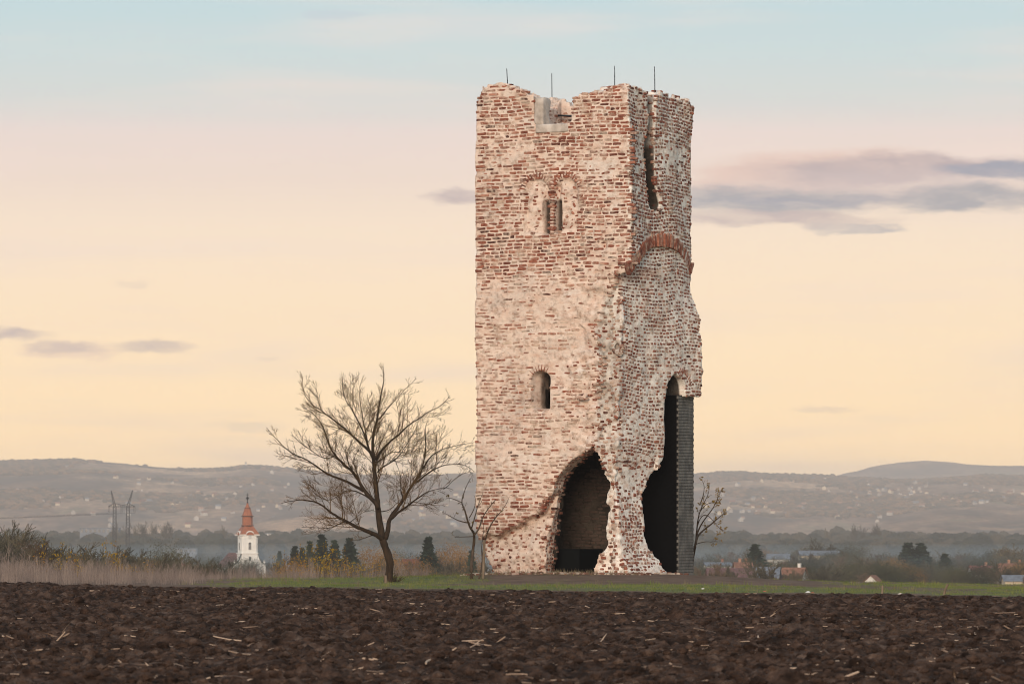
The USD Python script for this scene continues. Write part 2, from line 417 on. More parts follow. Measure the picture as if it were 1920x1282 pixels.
HILL = hill_material('hillside', (.46, .28, .165))  # warm patches: autumn russet brightened in colour to stand for sunlit slopes
H1 = hill('hills', 7200, 11000, [(-2500, 880), (-900, 855), (-300, 880), (0, 866), (60, 865), (150, 863), (220, 868), (300, 876), (380, 880), (430, 879), (470, 875), (500, 876), (560, 884), (640, 892), (760, 896), (900, 890), (1100, 884),
                               (1300, 891), (1390, 887), (1450, 891), (1560, 894), (1640, 899), (1720, 901), (1790, 896), (1850, 892), (1920, 895), (2200, 880), (2700, 900), (3600, 870), (4500, 890)], 0.42, 4, HILL, n=(800, 130), power=0.62)
hill('hills', 11800, 14500, [(-3000, 905), (900, 905), (1300, 905), (1500, 902), (1560, 893), (1620, 878), (1680, 866), (1730, 862), (1790, 867), (1850, 871), (1920, 873), (2100, 880), (2400, 895), (4500, 905)], 0.40, 8,
     hill_material('far_hillside', (.12, .085, .06)), n=(300, 50), power=1.0)
hill('hills', 5600, 7800, [(-2500, 1010), (0, 1010), (380, 1010), (420, 992), (480, 972), (540, 956), (600, 948), (680, 960), (740, 985), (800, 1010), (1480, 1010), (1560, 996), (1640, 975), (1700, 962), (1760, 952), (1830, 950), (1900, 955), (2000, 950), (2200, 990), (2400, 1010), (4500, 1010)],
     0.42, 15, hill_material('near_hillside', (.46, .27, .16)), n=(500, 60), base=-7.0, bumps=0.7, power=0.9, spur=0.12)  # orange patches brightened in the colour as if the sun lit them

# ---------------------------------------------------------------- the ruined tower
# Own axes: u along the broad left face (0 at its far edge, 5 at the near corner), v into the depth along the right face, z up.
SIDE = 5.0
UAX, VAX = np.array([CT, -ST, 0.0]), np.array([ST, CT, 0.0])
ORG = np.array([KX, KY, 0.0]) - SIDE * UAX
BASE = 0.30


def TW(u, v, z):
    u, v, z = np.broadcast_arrays(np.asarray(u, float), np.asarray(v, float), np.asarray(z, float))
    return ORG + u[..., None] * UAX + v[..., None] * VAX + z[..., None] * np.array([0, 0, 1.0])


def on_left(px, py, v=0.0):
    t = (np.asarray(px, float) - CX) / F
    kx, ky = KX + v * ST, KY + v * CT
    s = (kx - t * ky) / (CT + t * ST)
    return SIDE - s, EYE + (HY - np.asarray(py, float)) / F * (ky + s * ST)


def on_right(px, py, d=0.0):
    t = (np.asarray(px, float) - CX) / F
    v = (t * (KY + d * ST) - KX + d * CT) / (ST - t * CT)
    return v, EYE + (HY - np.asarray(py, float)) / F * (KY + d * ST + v * CT)


def zrow(y, d=152.0):
    return EYE + (HY - np.asarray(y, float)) / F * d


def in_poly(poly, a, b):
    """Signed distance (negative inside) from points to a polygon."""
    poly = np.asarray(poly, float)
    best = np.full(a.shape, 1e9); inside = np.zeros(a.shape, bool)
    for (x0, y0), (x1, y1) in zip(poly, np.roll(poly, -1, 0)):
        ex, ey = x1 - x0, y1 - y0
        t = np.clip(((a - x0) * ex + (b - y0) * ey) / (ex * ex + ey * ey + 1e-12), 0, 1)
        best = np.minimum(best, (a - x0 - t * ex) ** 2 + (b - y0 - t * ey) ** 2)
        c = ((y0 > b) != (y1 > b)) & (a < ex * (b - y0) / (ey if abs(ey) > 1e-9 else 1e-9) + x0)
        inside ^= c
    return np.sqrt(best) * np.where(inside, -1, 1)


HV = 0.05
GU, GV, GZ = np.arange(-0.5, 5.75, HV), np.arange(-0.4, 5.45, HV), np.arange(BASE - 0.5, 15.5, HV)
SH = (len(GU), len(GV), len(GZ))
r3 = np.random.default_rng(5)


def gnoise(shape, sigma, rng=r3, step=1):
    s = tuple(int(math.ceil(n / step)) + 2 for n in shape)
    a = ndimage.gaussian_filter(rng.standard_normal(s).astype(np.float32), sigma / step, mode='wrap')
    a /= a.std()
    if step > 1:
        a = ndimage.zoom(a, step, order=1)
    return a[tuple(slice(0, n) for n in shape)]


# skyline of each wall, as heights
hf_x = [888, 893, 897, 905, 913, 925, 940, 950, 965, 980, 990, 999, 1002, 1003.5, 1071, 1074, 1080, 1090, 1100, 1125, 1143, 1150, 1175, 1182]
hf_y = [200, 193, 187, 172, 165, 162, 161, 164, 166, 172, 177, 182, 186, 236, 236, 192, 187, 179, 173, 168, 165, 161, 159, 158]
hr_x = [1178, 1195, 1202, 1207, 1214, 1216, 1230, 1233, 1245, 1256, 1262, 1275, 1285, 1291, 1297]
hr_y = [158, 160, 166, 170, 178, 186, 186, 179, 177, 177, 180, 185, 187, 192, 200]
u2, v2 = np.meshgrid(GU, GV, indexing='ij')
HF = zrow(np.interp(960 + F * ((KX - (5 - u2) * CT) / (KY + (5 - u2) * ST)), hf_x, hf_y), KY + (5 - u2) * ST)
HR = zrow(np.interp(960 + F * ((KX + v2 * ST) / (KY + v2 * CT)), hr_x, hr_y), KY + v2 * CT)
HB = 14.72 + 0.25 * np.sin(u2 * 1.7 + 0.6) + 0.12 * np.sin(u2 * 4.1)
HL = 14.75 + 0.30 * np.sin(v2 * 1.3 + 1.4) + 0.10 * np.sin(v2 * 5.0)
near = np.stack([v2 - 0.25, 5 - u2, 5 - v2, u2 + 0.15], 0)
H2 = np.choose(near.argmin(0), [HF, HR, HB, HL])
COURSE = 0.1075
step_noise = gnoise(H2.shape, 3.0) * 0.05
H2 = np.round((H2 + step_noise) / COURSE) * COURSE + gnoise(H2.shape, 1.2) * 0.02

uz_u, uz_z = np.meshgrid(GU, GZ, indexing='ij')                            # the left face's plane
vz_v, vz_z = np.meshgrid(GV, GZ, indexing='ij')                            # the right face's plane


def poly_left(pts, v=0.0):
    return in_poly([on_left(x, y, v) for x, y in pts], uz_u, uz_z)


def poly_right(pts, d=0.3):
    return in_poly([on_right(x, y, d) for x, y in pts], vz_v, vz_z)


def soft(d, w):
    return np.clip(0.5 - d / w, 0, 1)


# the left face: how far it lies back
RF = 0.05 * gnoise(uz_u.shape, 14) * 0.5 + 0.018 * gnoise(uz_u.shape, 5)
skin = 0.05 * gnoise((len(GU), len(GZ)), 2.5) + poly_left([(880, 1006), (905, 1003), (932, 1000), (960, 986), (985, 975), (1010, 955), (1034, 925), (1046, 902), (1060, 878), (1084, 855), (1113, 838), (1140, 900), (1140, 1100), (880, 1100)])
below = np.clip(-skin, 0, 9)
RF += np.where(skin < 0, 0.42 * np.exp(-below / 0.60) + 0.06, 0)
def arched(cx, half, top, bottom, n=9):
    a = np.linspace(0, math.pi, n)
    return [(cx + half * math.cos(t), top + half - half * math.sin(t)) for t in a] + [(cx - half, bottom), (cx + half, bottom)]
NICHE_A, NICHE_B = poly_left(arched(1006, 23, 336, 437)), poly_left(arched(1061, 22, 334, 434))
RF += 0.10 * soft(NICHE_A, 0.06) + 0.07 * soft(NICHE_B, 0.06)
rubble = np.minimum(NICHE_A, NICHE_B)
RF += np.where(rubble < 0, 0.02 * gnoise(uz_u.shape, 1.6), 0)
for pts, dep in (([(1018, 377), (1029, 377), (1029, 438), (1019, 438)], 0.55), ([(1042, 376), (1050, 376), (1049, 436), (1041, 436)], 0.5), ([(1041, 345), (1049, 350), (1048, 372), (1043, 372)], 0.10), ([(1095, 215), (1111, 213), (1111, 224), (1096, 226)], 0.10),
                 ([(1128, 453), (1136, 453), (1136, 468), (1128, 468)], 0.14), ([(1010, 262), (1018, 262), (1018, 276), (1010, 276)], 0.04), ([(1070, 262), (1077, 262), (1077, 272), (1070, 272)], 0.10), ([(1046, 260), (1050, 260), (1050, 277), (1046, 277)], 0.08)):
    RF += dep * soft(poly_left(pts), 0.07)
scar = poly_left([(1150, 490), (1172, 500), (1168, 525), (1150, 545), (1132, 560), (1122, 590), (1117, 600), (1118, 565), (1128, 530), (1138, 505)])
RF += 0.10 * soft(scar, 0.12)
WIN = poly_left(arched(1013, 17, 697, 765))                                 # splayed window niche: deeper to the right
wu = on_left(996, 730)[0]
RF += soft(WIN, 0.05) * np.clip((uz_u - wu) * 2.0 + 0.04, 0.0, 0.62)
sill = poly_left([(1000, 762), (1030, 757), (1012, 778), (1004, 776)])
RF += 0.08 * soft(sill, 0.06)

SLOT = np.maximum(WIN + 0.015, wu + 0.17 - uz_u)
HOLE = 0.045 * gnoise((len(GU), len(GZ)), 2.8) + poly_left([(1113, 839), (1094, 848), (1076, 858), (1060, 872), (1047, 890), (1039, 908), (1035, 930), (1030, 960), (1025, 985), (1023, 1015), (1020, 1050), (1014, 1090), (1110, 1090), (1109, 1070), (1114, 1045), (1121, 1025), (1126, 990), (1132, 950), (1135, 912), (1126, 885), (1117, 860)])

# where the corner has broken away: the edge of the left face's skin
uc_y = [470, 492, 500, 512, 522, 535, 548, 560, 575, 600, 650, 700, 760, 800, 850, 880, 900, 1080]
uc_x = [1240, 1205, 1186, 1172, 1163, 1150, 1140, 1131, 1122, 1116, 1113, 1117, 1114, 1116, 1115, 1118, 1116, 1112]
UC = np.interp(GZ, zrow(uc_y, 151)[::-1], on_left(np.array(uc_x), np.array(uc_y))[0][::-1]) + ndimage.gaussian_filter1d(r3.standard_normal(len(GZ)), 1.3) * 0.06

# the right face: arch, infill, groove
ARCH_C, ARCH_R = None, None
va, za = on_right(1243, 462, 0.0)
vl, zl = on_right(1173, 533, 0.0)
ARCH_R = ((va - vl) ** 2 + (za - zl) ** 2) / (2 * (za - zl))
ARCH_V, ARCH_Z = va, za - ARCH_R
RING = 0.38
AD = np.hypot(vz_v - ARCH_V, vz_z - ARCH_Z) - ARCH_R
infill = np.where((AD < 0.0) & (vz_z > 0) | (vz_z < zl - 0.05), 1.0, 0.0)
infill = ndimage.gaussian_filter(infill, 0.8)
RR_in = 0.47 - 0.155 * (vz_v - 0.1)
RR_in = np.where(RR_in < 0, RR_in * np.clip((zrow(548, 154) - vz_z) / .8, 0, 1), RR_in)
RR = infill * RR_in + (1 - infill) * 0.0
RR += 0.018 * gnoise(vz_v.shape, 12) + 0.016 * gnoise(vz_v.shape, 5)
RR -= 0.06 * (1 - infill) * np.sin(vz_v * 1.9 + vz_z * 0.7)
bulge = np.clip((vz_v - 4.2) / 0.8, 0, 1)
RR += infill * bulge * np.interp(vz_z, zrow([1080, 760, 740, 690, 620, 600, 590, 555, 545, 505, 470], 154)[::1], [0, .02, .0, -.03, -.02, .0, .0, .0, .02, .03, .03])
RR -= 0.30 * np.exp(-(vz_z - 0.45) / 0.45) * (vz_v < 3.3)                    # the pillar's foot spreads
RR += 0.14 * np.exp(-((vz_z - zrow(905)) / 0.8) ** 2) * (vz_v < 2.4)       # its waist
gr = poly_right([(1215, 175), (1227, 176), (1226, 240), (1228, 290), (1228, 345), (1237, 384), (1233, 394), (1222, 388), (1217, 345), (1215, 290), (1217, 240)], 0.0)
RR += soft(gr, 0.10) * np.interp(vz_z, zrow([400, 385, 350, 290, 270, 180], 152)[::1], [.1, .5, 1.05, 1.05, .45, .36])
OPEN = poly_right([(1248, 745), (1248, 800), (1247, 860), (1240, 878), (1233, 900), (1224, 925), (1221, 960), (1222, 1000), (1226, 1030), (1236, 1050), (1244, 1095), (1345, 1095), (1345, 744), (1277, 744), (1276, 722), (1271, 709), (1262, 700), (1255, 707), (1250, 722)], 0.0)
OPEN = OPEN + 0.02 * gnoise(OPEN.shape, 2.0) * (vz_z < zrow(750))

# the field of the whole mass: negative inside
U3, V3, Z3 = GU[:, None, None].astype(np.float32), GV[None, :, None].astype(np.float32), GZ[None, None, :].astype(np.float32)
left_in = 0.02 * gnoise((len(GV), len(GZ)), 6) + np.interp(GZ, [0.2, 0.5, 0.9, 1.35, 1.7, 15], [.62, .55, .34, .14, .0, 0])[None] * np.exp(-np.clip(GV, 0, 9) / 2.2)[:, None]
D = np.maximum(RF.astype(np.float32)[:, None, :] - V3, U3 - (5 - RR.astype(np.float32))[None, :, :])
D = np.maximum(D, left_in.astype(np.float32)[None] - U3)
D = np.maximum(D, V3 - 5.0)
D = np.maximum(D, Z3 - H2.astype(np.float32)[:, :, None])
ch = ((U3 - UC.astype(np.float32)[None, None, :] - 3.0 * V3) / 3.16)
ch = ch + 0.28 * np.exp(-((U3 - UC.astype(np.float32)[None, None, :] - .30) / 0.22) ** 2) * np.exp(-np.clip(V3 - .3, 0, 9) / .1)
D = np.maximum(D, ch)
inner = np.maximum(np.maximum(1.15 - U3, U3 - 3.85), np.maximum(0.98 - V3, V3 - 3.85))
inner = np.where((Z3 > 5.3) & (Z3 < 5.6), 1.0, np.where(Z3 < 0.35, 1.0, inner))   # an unseen slab added across to keep the lower chamber dark
D = np.maximum(D, -inner)
D = np.maximum(D, -np.maximum(HOLE.astype(np.float32)[:, None, :], V3 - 1.15))
D = np.maximum(D, -np.maximum(SLOT.astype(np.float32)[:, None, :], V3 - 1.4))
D = np.maximum(D, -np.maximum(OPEN.astype(np.float32)[None], 3.55 - U3))
n_fine, n_mid = gnoise(SH, 1.3), gnoise(SH, 8, step=2)
core = np.clip((ch + 0.30) / 0.2, 0, 1) * (Z3 < zrow(495)) + (skin < 0)[:, None, :] * np.clip(1.5 - V3, 0, 1)
core = np.clip(core, 0, 1)
zone = np.clip((ch + 0.25) / 0.15, 0, 1) * (Z3 < zrow(500)) * (Z3 > zrow(900)) * (V3 < .75)
n_pit = gnoise(SH, 2.6)
D = D + n_fine * (0.0055 + 0.012 * core + 0.012 * zone) + n_mid * (0.006 + 0.014 * core) + zone * (0.17 * np.clip(n_pit - .4, 0, 2) + 0.03 * n_pit)
D = np.where(Z3 < BASE - 0.4, 1.0, D).astype(np.float32)
D[0], D[-1], D[:, 0], D[:, -1], D[:, :, -1] = 1, 1, 1, 1, 1


def surface_nets(D, gx, gy, gzz):
    ins = D < 0
    nx, ny, nz = D.shape
    corner = [(i, j, k) for i in (0, 1) for j in (0, 1) for k in (0, 1)]
    cnt = sum(ins[i:nx - 1 + i, j:ny - 1 + j, k:nz - 1 + k].astype(np.int8) for i, j, k in corner)
    act = np.argwhere((cnt > 0) & (cnt < 8))
    idx = np.full((nx - 1, ny - 1, nz - 1), -1, np.int64)
    idx[tuple(act.T)] = np.arange(len(act))
    vals = np.stack([D[act[:, 0] + i, act[:, 1] + j, act[:, 2] + k] for i, j, k in corner], 1)
    acc = np.zeros((len(act), 3)); w = np.zeros(len(act))
    for a in range(8):
        for b in range(a + 1, 8):
            ca, cb = np.array(corner[a]), np.array(corner[b])
            if abs(ca - cb).sum() != 1:
                continue
            va_, vb_ = vals[:, a], vals[:, b]
            x = (va_ < 0) != (vb_ < 0)
            t = np.where(x, va_ / np.where(np.abs(va_ - vb_) < 1e-9, 1, va_ - vb_), 0)
            acc += x[:, None] * (ca + t[:, None] * (cb - ca)); w += x
    P = act + acc / w[:, None]
    V = np.stack([gx[0] + P[:, 0] * HV, gy[0] + P[:, 1] * HV, gzz[0] + P[:, 2] * HV], 1)
    faces = []
    for ax in range(3):
        a = [slice(None)] * 3; b = [slice(None)] * 3
        a[ax], b[ax] = slice(0, -1), slice(1, None)
        chg = np.argwhere(ins[tuple(a)] != ins[tuple(b)])
        o1, o2 = (ax + 1) % 3, (ax + 2) % 3
        ok = (chg[:, o1] > 0) & (chg[:, o2] > 0) & (chg[:, o1] < D.shape[o1] - 1) & (chg[:, o2] < D.shape[o2] - 1)
        chg = chg[ok]
        inside_first = ins[tuple(chg.T)]
        e1, e2 = np.eye(3, dtype=int)[o1], np.eye(3, dtype=int)[o2]
        q = np.stack([idx[tuple((chg - e1 - e2).T)], idx[tuple((chg - e2).T)], idx[tuple(chg.T)], idx[tuple((chg - e1).T)]], 1)
        q[~inside_first] = q[~inside_first][:, ::-1]
        faces.append(q)
    return V, np.vstack(faces)


TV, TF = surface_nets(D, GU, GV, GZ)

# tones of the masonry: warm lime plaster on the left face, whiter fresh mortar on the right, inside and recesses painted dark for shade
ku = np.clip((TV[:, 0] - np.interp(TV[:, 2], GZ, UC)) / 0.1, 0, 1)
right_side = np.clip(ku + (TV[:, 0] > 4.93) + ((TV[:, 0] > 3.9) & (TV[:, 1] > .2) & (TV[:, 2] > zrow(505))), 0, 1)
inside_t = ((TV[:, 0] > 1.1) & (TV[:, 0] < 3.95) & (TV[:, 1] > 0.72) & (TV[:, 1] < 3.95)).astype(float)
def at_grid(A, a, b, ga):
    return ndimage.map_coordinates(A, [(a - ga[0]) / HV, (b - GZ[0]) / HV], order=1, mode='nearest')
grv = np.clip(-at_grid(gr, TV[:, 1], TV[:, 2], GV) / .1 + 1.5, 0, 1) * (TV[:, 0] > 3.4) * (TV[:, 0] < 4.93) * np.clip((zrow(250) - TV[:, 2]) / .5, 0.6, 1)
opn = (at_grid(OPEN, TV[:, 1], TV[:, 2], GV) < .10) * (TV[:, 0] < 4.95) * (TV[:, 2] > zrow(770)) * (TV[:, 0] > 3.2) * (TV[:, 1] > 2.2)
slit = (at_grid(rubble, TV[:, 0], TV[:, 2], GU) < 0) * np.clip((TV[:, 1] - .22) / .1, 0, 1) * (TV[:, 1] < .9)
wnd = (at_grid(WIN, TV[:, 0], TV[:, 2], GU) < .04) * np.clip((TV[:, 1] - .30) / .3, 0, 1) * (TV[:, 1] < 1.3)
znv = np.clip((at_grid(np.broadcast_to(GU[:, None] - UC[None], (len(GU), len(GZ))).copy(), TV[:, 0], TV[:, 2], GU) - .02) / .1, 0, 1) * (TV[:, 1] > .06) * (TV[:, 1] < .6) * (TV[:, 2] < zrow(560)) * (TV[:, 2] > zrow(880)) * (TV[:, 0] < 4.62)
soil_ = np.maximum.reduce([.24 * znv * (.6 + .8 * meshkit.fbm(TV * 3, 3, 5)), inside_t * (TV[:, 2] < 6), 1.0 * grv, .95 * opn, .75 * slit, .6 * wnd])  # broken corner's dirt; chamber, groove, niche, slits, window get shade painted in
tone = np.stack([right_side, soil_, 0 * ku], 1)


def mortar_material():
    n = {'p': ('principled_bsdf', {'roughness': 0.95, 'specular_ior_level': 0.1}), 'at': ('attribute', {'attribute': 'tone'}), 'sx': ('separate_xyz', {}),
         'warm': ('rgb_ramp', {'ramp': [(0.28, (.47, .385, .33)), (0.42, (.61, .495, .42)), (0.55, (.69, .555, .465)), (0.66, (.64, .555, .49)), (0.78, (.77, .70, .63))]}),
         'cool': ('rgb_ramp', {'ramp': [(0.28, (.46, .42, .38)), (0.42, (.66, .61, .55)), (0.58, (.80, .75, .68)), (0.78, (.86, .82, .77))]}),
         'dirt': ('rgb_ramp', {'ramp': [(0.3, (.020, .016, .013)), (0.7, (.070, .055, .043))]}),  # near-black tone for painted shade in recesses, used thinly for real dirt
         'spot': ('rgb_ramp', {'ramp': [(0.30, (.55, .50, .46)), (0.50, (1, 1, 1)), (0.75, (1.08, 1.06, 1.03))]}),
         'm1': ('mix_color', {}), 'm2': ('mix_color', {}), 'm3': ('mix_color', {'blend_type': 'multiply', 'fac': 1.0, 'use_clamp': False}), 'bp': ('bump', {'strength': 0.7, 'distance': 0.02}),
         'dust': ('rgb_ramp', {'ramp': [(0.44, (0, 0, 0)), (0.60, (.42, .42, .42)), (0.74, (.75, .75, .75))]}), 'md': ('mix_color', {'b': (.50, .285, .20)})}
    l = []
    noise_nodes(n, l, 'n', 0.75, 6.0, 0.65)
    noise_nodes(n, l, 'n5', 3.1, 7.0, 0.7, stretch=(1, 1, 2.6))
    l += [('n5.fac', 'dust.fac'), ('m1.result', 'md.a'), ('dust.color', 'md.fac')]
    noise_nodes(n, l, 'n2', 6.0, 5.0, 0.65)
    noise_nodes(n, l, 'n3', 26.0, 5.0, 0.6)
    l += [('at.color', 'sx.vector'), ('n.fac', 'warm.fac'), ('n.fac', 'cool.fac'), ('n.fac', 'dirt.fac'), ('n2.fac', 'spot.fac'), ('warm.color', 'm1.a'), ('cool.color', 'm1.b'), ('sx.x', 'm1.fac'),
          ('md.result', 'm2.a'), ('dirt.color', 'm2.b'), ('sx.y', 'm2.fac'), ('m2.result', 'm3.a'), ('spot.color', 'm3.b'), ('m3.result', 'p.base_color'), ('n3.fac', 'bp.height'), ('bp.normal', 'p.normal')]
    return mat('lime_mortar', n, l)


def brick_material():
    n = {'p': ('principled_bsdf', {'roughness': 0.92, 'specular_ior_level': 0.12}), 'at': ('attribute', {'attribute': 'tone'}), 'sx': ('separate_xyz', {}),
         'r': ('rgb_ramp', {'ramp': [(0.0, (.085, .036, .028)), (0.25, (.165, .058, .040)), (0.5, (.245, .085, .055)), (0.75, (.31, .118, .076)), (1.0, (.42, .21, .145))]}),
         'lz': ('math', {'math_type': 'multiply_add', 'value2': 0.16}), 'lime': ('rgb_ramp', {'ramp': [(0.47, (0, 0, 0)), (0.62, (.50, .50, .50)), (0.78, (.85, .85, .85))]}), 'm': ('mix_color', {'b': (.62, .51, .40)}),
         'v': ('rgb_ramp', {'ramp': [(0.3, (.62, .60, .58)), (0.6, (1.1, 1.1, 1.1))]}), 'mv': ('mix_color', {'blend_type': 'multiply', 'fac': 1.0, 'use_clamp': False}),
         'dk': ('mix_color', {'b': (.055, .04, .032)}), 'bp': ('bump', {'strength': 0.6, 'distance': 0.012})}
    l = []
    noise_nodes(n, l, 'n', 4.0, 6.0, 0.7)
    noise_nodes(n, l, 'n2', 17.0, 4.0, 0.6)
    l += [('at.color', 'sx.vector'), ('sx.x', 'r.fac'), ('sx.z', 'lz.value1'), ('n.fac', 'lz.value3'), ('lz.value', 'lime.fac'), ('r.color', 'mv.a'), ('n2.fac', 'v.fac'), ('v.color', 'mv.b'), ('mv.result', 'm.a'), ('lime.color', 'm.fac'), ('m.result', 'dk.a'), ('sx.y', 'dk.fac'), ('dk.result', 'p.base_color'), ('n2.fac', 'bp.height'), ('bp.normal', 'p.normal')]
    return mat('old_brick', n, l)


MORTAR, BRICK = mortar_material(), brick_material()
tower = thing('ruined_tower', 'tall ruined medieval brick tower with crumbling top on the low mound', 'tower', (0, 0, 0))
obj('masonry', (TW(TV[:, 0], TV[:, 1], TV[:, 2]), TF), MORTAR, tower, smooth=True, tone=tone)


# depth of the first surface met from outside, for each face
def first_hit(A, reverse=False):
    """A: (n, a, b) field along its first axis."""
    B = A[::-1] if reverse else A
    ins = B < 0
    k = ins.argmax(0); hit = ins.any(0)
    k1 = np.clip(k, 1, None)
    va_ = np.take_along_axis(B, (k1 - 1)[None], 0)[0]; vb_ = np.take_along_axis(B, k1[None], 0)[0]
    t = np.clip(va_ / np.where(np.abs(va_ - vb_) < 1e-9, 1, va_ - vb_), 0, 1)
    pos = (k1 - 1 + t) * HV
    return np.where(hit, pos, 99.0)


HITF = first_hit(np.moveaxis(D, 1, 0)) + GV[0]                            # v(u, z)
HITR = GU[-1] - first_hit(D, True)                                        # u(v, z)
HITL = first_hit(D) + GU[0]                                               # u(v, z) from the far side


def sample(A, a, b, ga, gb):
    i = np.clip(np.round((a - ga[0]) / HV).astype(int), 0, A.shape[0] - 1); j = np.clip(np.round((b - gb[0]) / HV).astype(int), 0, A.shape[1] - 1)
    return A[i, j]


rb = np.random.default_rng(77)
RECT = np.array([(-1, -.62), (-.86, -1), (-.1, -1.02), (.86, -1), (1, -.55), (1, .6), (.84, 1), (.1, .97), (-.85, 1), (-1, .62)])


def brick_mesh(c, along, up, out, L, Hh, dep=0.13):
    """A weathered brick: front face uneven and chipped, edges rounded, back sunk in the wall (about 45 triangles)."""
    n = len(RECT)
    o = RECT * np.array([L / 2, Hh / 2])
    o = o + rb.normal(0, [0.0065, 0.0045], (n, 2))
    bev = 0.010 + 0.004 * rb.random()
    inn = o - np.sign(o) * np.minimum(np.abs(o) * 0.5, bev)
    f = np.hstack([inn, rb.normal(0, 0.003, (n, 1))])
    m = np.hstack([o, np.full((n, 1), -bev * 1.1)])
    b = np.hstack([o * 0.97, np.full((n, 1), -dep)])
    P = np.vstack([f, m, b, [[0, 0, 0.001]]])
    k = np.arange(n); k2 = (k + 1) % n
    F_ = np.vstack([np.stack([k * 0 + 3 * n, k, k2], 1), np.stack([k, n + k, n + k2], 1), np.stack([k, n + k2, k2], 1), np.stack([n + k, 2 * n + k, 2 * n + k2], 1), np.stack([n + k, 2 * n + k2, n + k2], 1)])
    return c + P[:, :1] * along + P[:, 1:2] * up + P[:, 2:] * out, F_


Z1 = np.array([0, 0, 1.0])


def tilted(along, up, a):
    return along * math.cos(a) + up * math.sin(a), up * math.cos(a) - along * math.sin(a)


def bump_map(a, b, pts):
    """Sum of soft patches (a0, b0, ra, rb, value) over photograph pixels."""
    s = 0 * a
    for a0, b0, ra, rb_, v in pts:
        s = s + v * np.exp(-((a - a0) / ra) ** 2 - ((b - b0) / rb_) ** 2)
    return s


LEFT_E = ([150, 250, 275, 300, 330, 470, 500, 520, 540, 560, 600, 620, 650, 680, 700, 730, 790, 820, 870, 900, 940, 1000, 1080], [1, 1, .82, .82, .97, .95, .9, .78, .42, .30, .38, .45, .38, .30, .38, .66, .72, .50, .54, .62, .82, 1, .70])
PATCH_L = [(915, 300, 35, 22, -.55), (985, 285, 40, 14, -.35), (960, 315, 40, 10, -.35), (1125, 310, 45, 22, -.5), (1140, 265, 30, 12, -.3), (1140, 440, 25, 50, -.35), (1120, 520, 40, 50, -.35), (1080, 620, 60, 90, -.28), (1085, 780, 45, 60, -.30), (1060, 560, 60, 20, -.2),
           (925, 505, 35, 30, .3), (985, 515, 40, 14, .25), (930, 610, 40, 25, .3), (920, 660, 30, 40, .1), (930, 545, 18, 14, -.5), (1000, 720, 20, 12, -.2), (925, 850, 40, 22, -.35), (980, 860, 45, 25, -.3), (1050, 850, 40, 20, -.2), (1060, 745, 25, 40, .15), (925, 820, 30, 12, .2), (905, 260, 20, 20, -.05), (930, 975, 60, 25, .3),
           (915, 1000, 30, 15, .4), (1070, 450, 60, 18, .25), (1010, 685, 18, 14, -.4)]
bricks = []                                                                   # (mesh, tone, size seen)


def add(c, along, up, out, L, Hh, tone, seen, dep=0.13):
    bricks.append((brick_mesh(c, along, up, out, L, Hh, dep), tone, seen))


def lay_face(kind):
    z = BASE + 0.02
    row = 0
    while z < 15.2:
        row += 1
        a = -0.12 + 0.14 * (row % 2) + rb.uniform(-.05, .05)
        end = 5.1 if kind != 'right' else 5.15
        while a < end:
            if kind == 'left':
                L = rb.choice([.30, .27, .23, .14], p=[.42, .28, .15, .15]) * rb.uniform(.92, 1.08)
            elif kind == 'right':
                L = rb.choice([.145, .17, .27], p=[.62, .23, .15]) * rb.uniform(.9, 1.1)
            else:
                L = rb.choice([.29, .15]) * rb.uniform(.9, 1.1)
            m = a + L / 2
            gap = 0.012 + 0.012 * rb.random()
            a += L + gap
            L *= rb.uniform(.93, 1.0)
            zz = z + 0.028 * math.sin(m * 1.3 + z * 0.35) + 0.02 * math.sin(m * 3.1 + z) + rb.normal(0, .008)
            if kind == 'right':
                zz += 0.05 * math.sin(m * 1.25 + z * .25)
            Hh = rb.uniform(.066, .092)
            ang = rb.normal(0, .03)
            yield row, m, zz, L, Hh, ang
        z += COURSE


def tone_of(mean=0.52, sd=0.2, soot=0.0, lime=0.0):  # third value: painted shade, darkens bricks inside the chamber
    return (float(np.clip(rb.normal(mean, sd), 0, 1)), float(np.clip(soot, 0, 1)), float(lime))


mask_noise_l = gnoise(uz_u.shape, 5, rb) * 0.6 + gnoise(uz_u.shape, 14, rb) * 0.5
mask_noise_r = gnoise(vz_v.shape, 5, rb) * 0.6 + gnoise(vz_v.shape, 14, rb) * 0.5
def at_left(z):
    return float(np.interp(z, [0.2, 0.5, 0.9, 1.35, 1.7, 15], [.62, .55, .34, .14, .0, 0]))


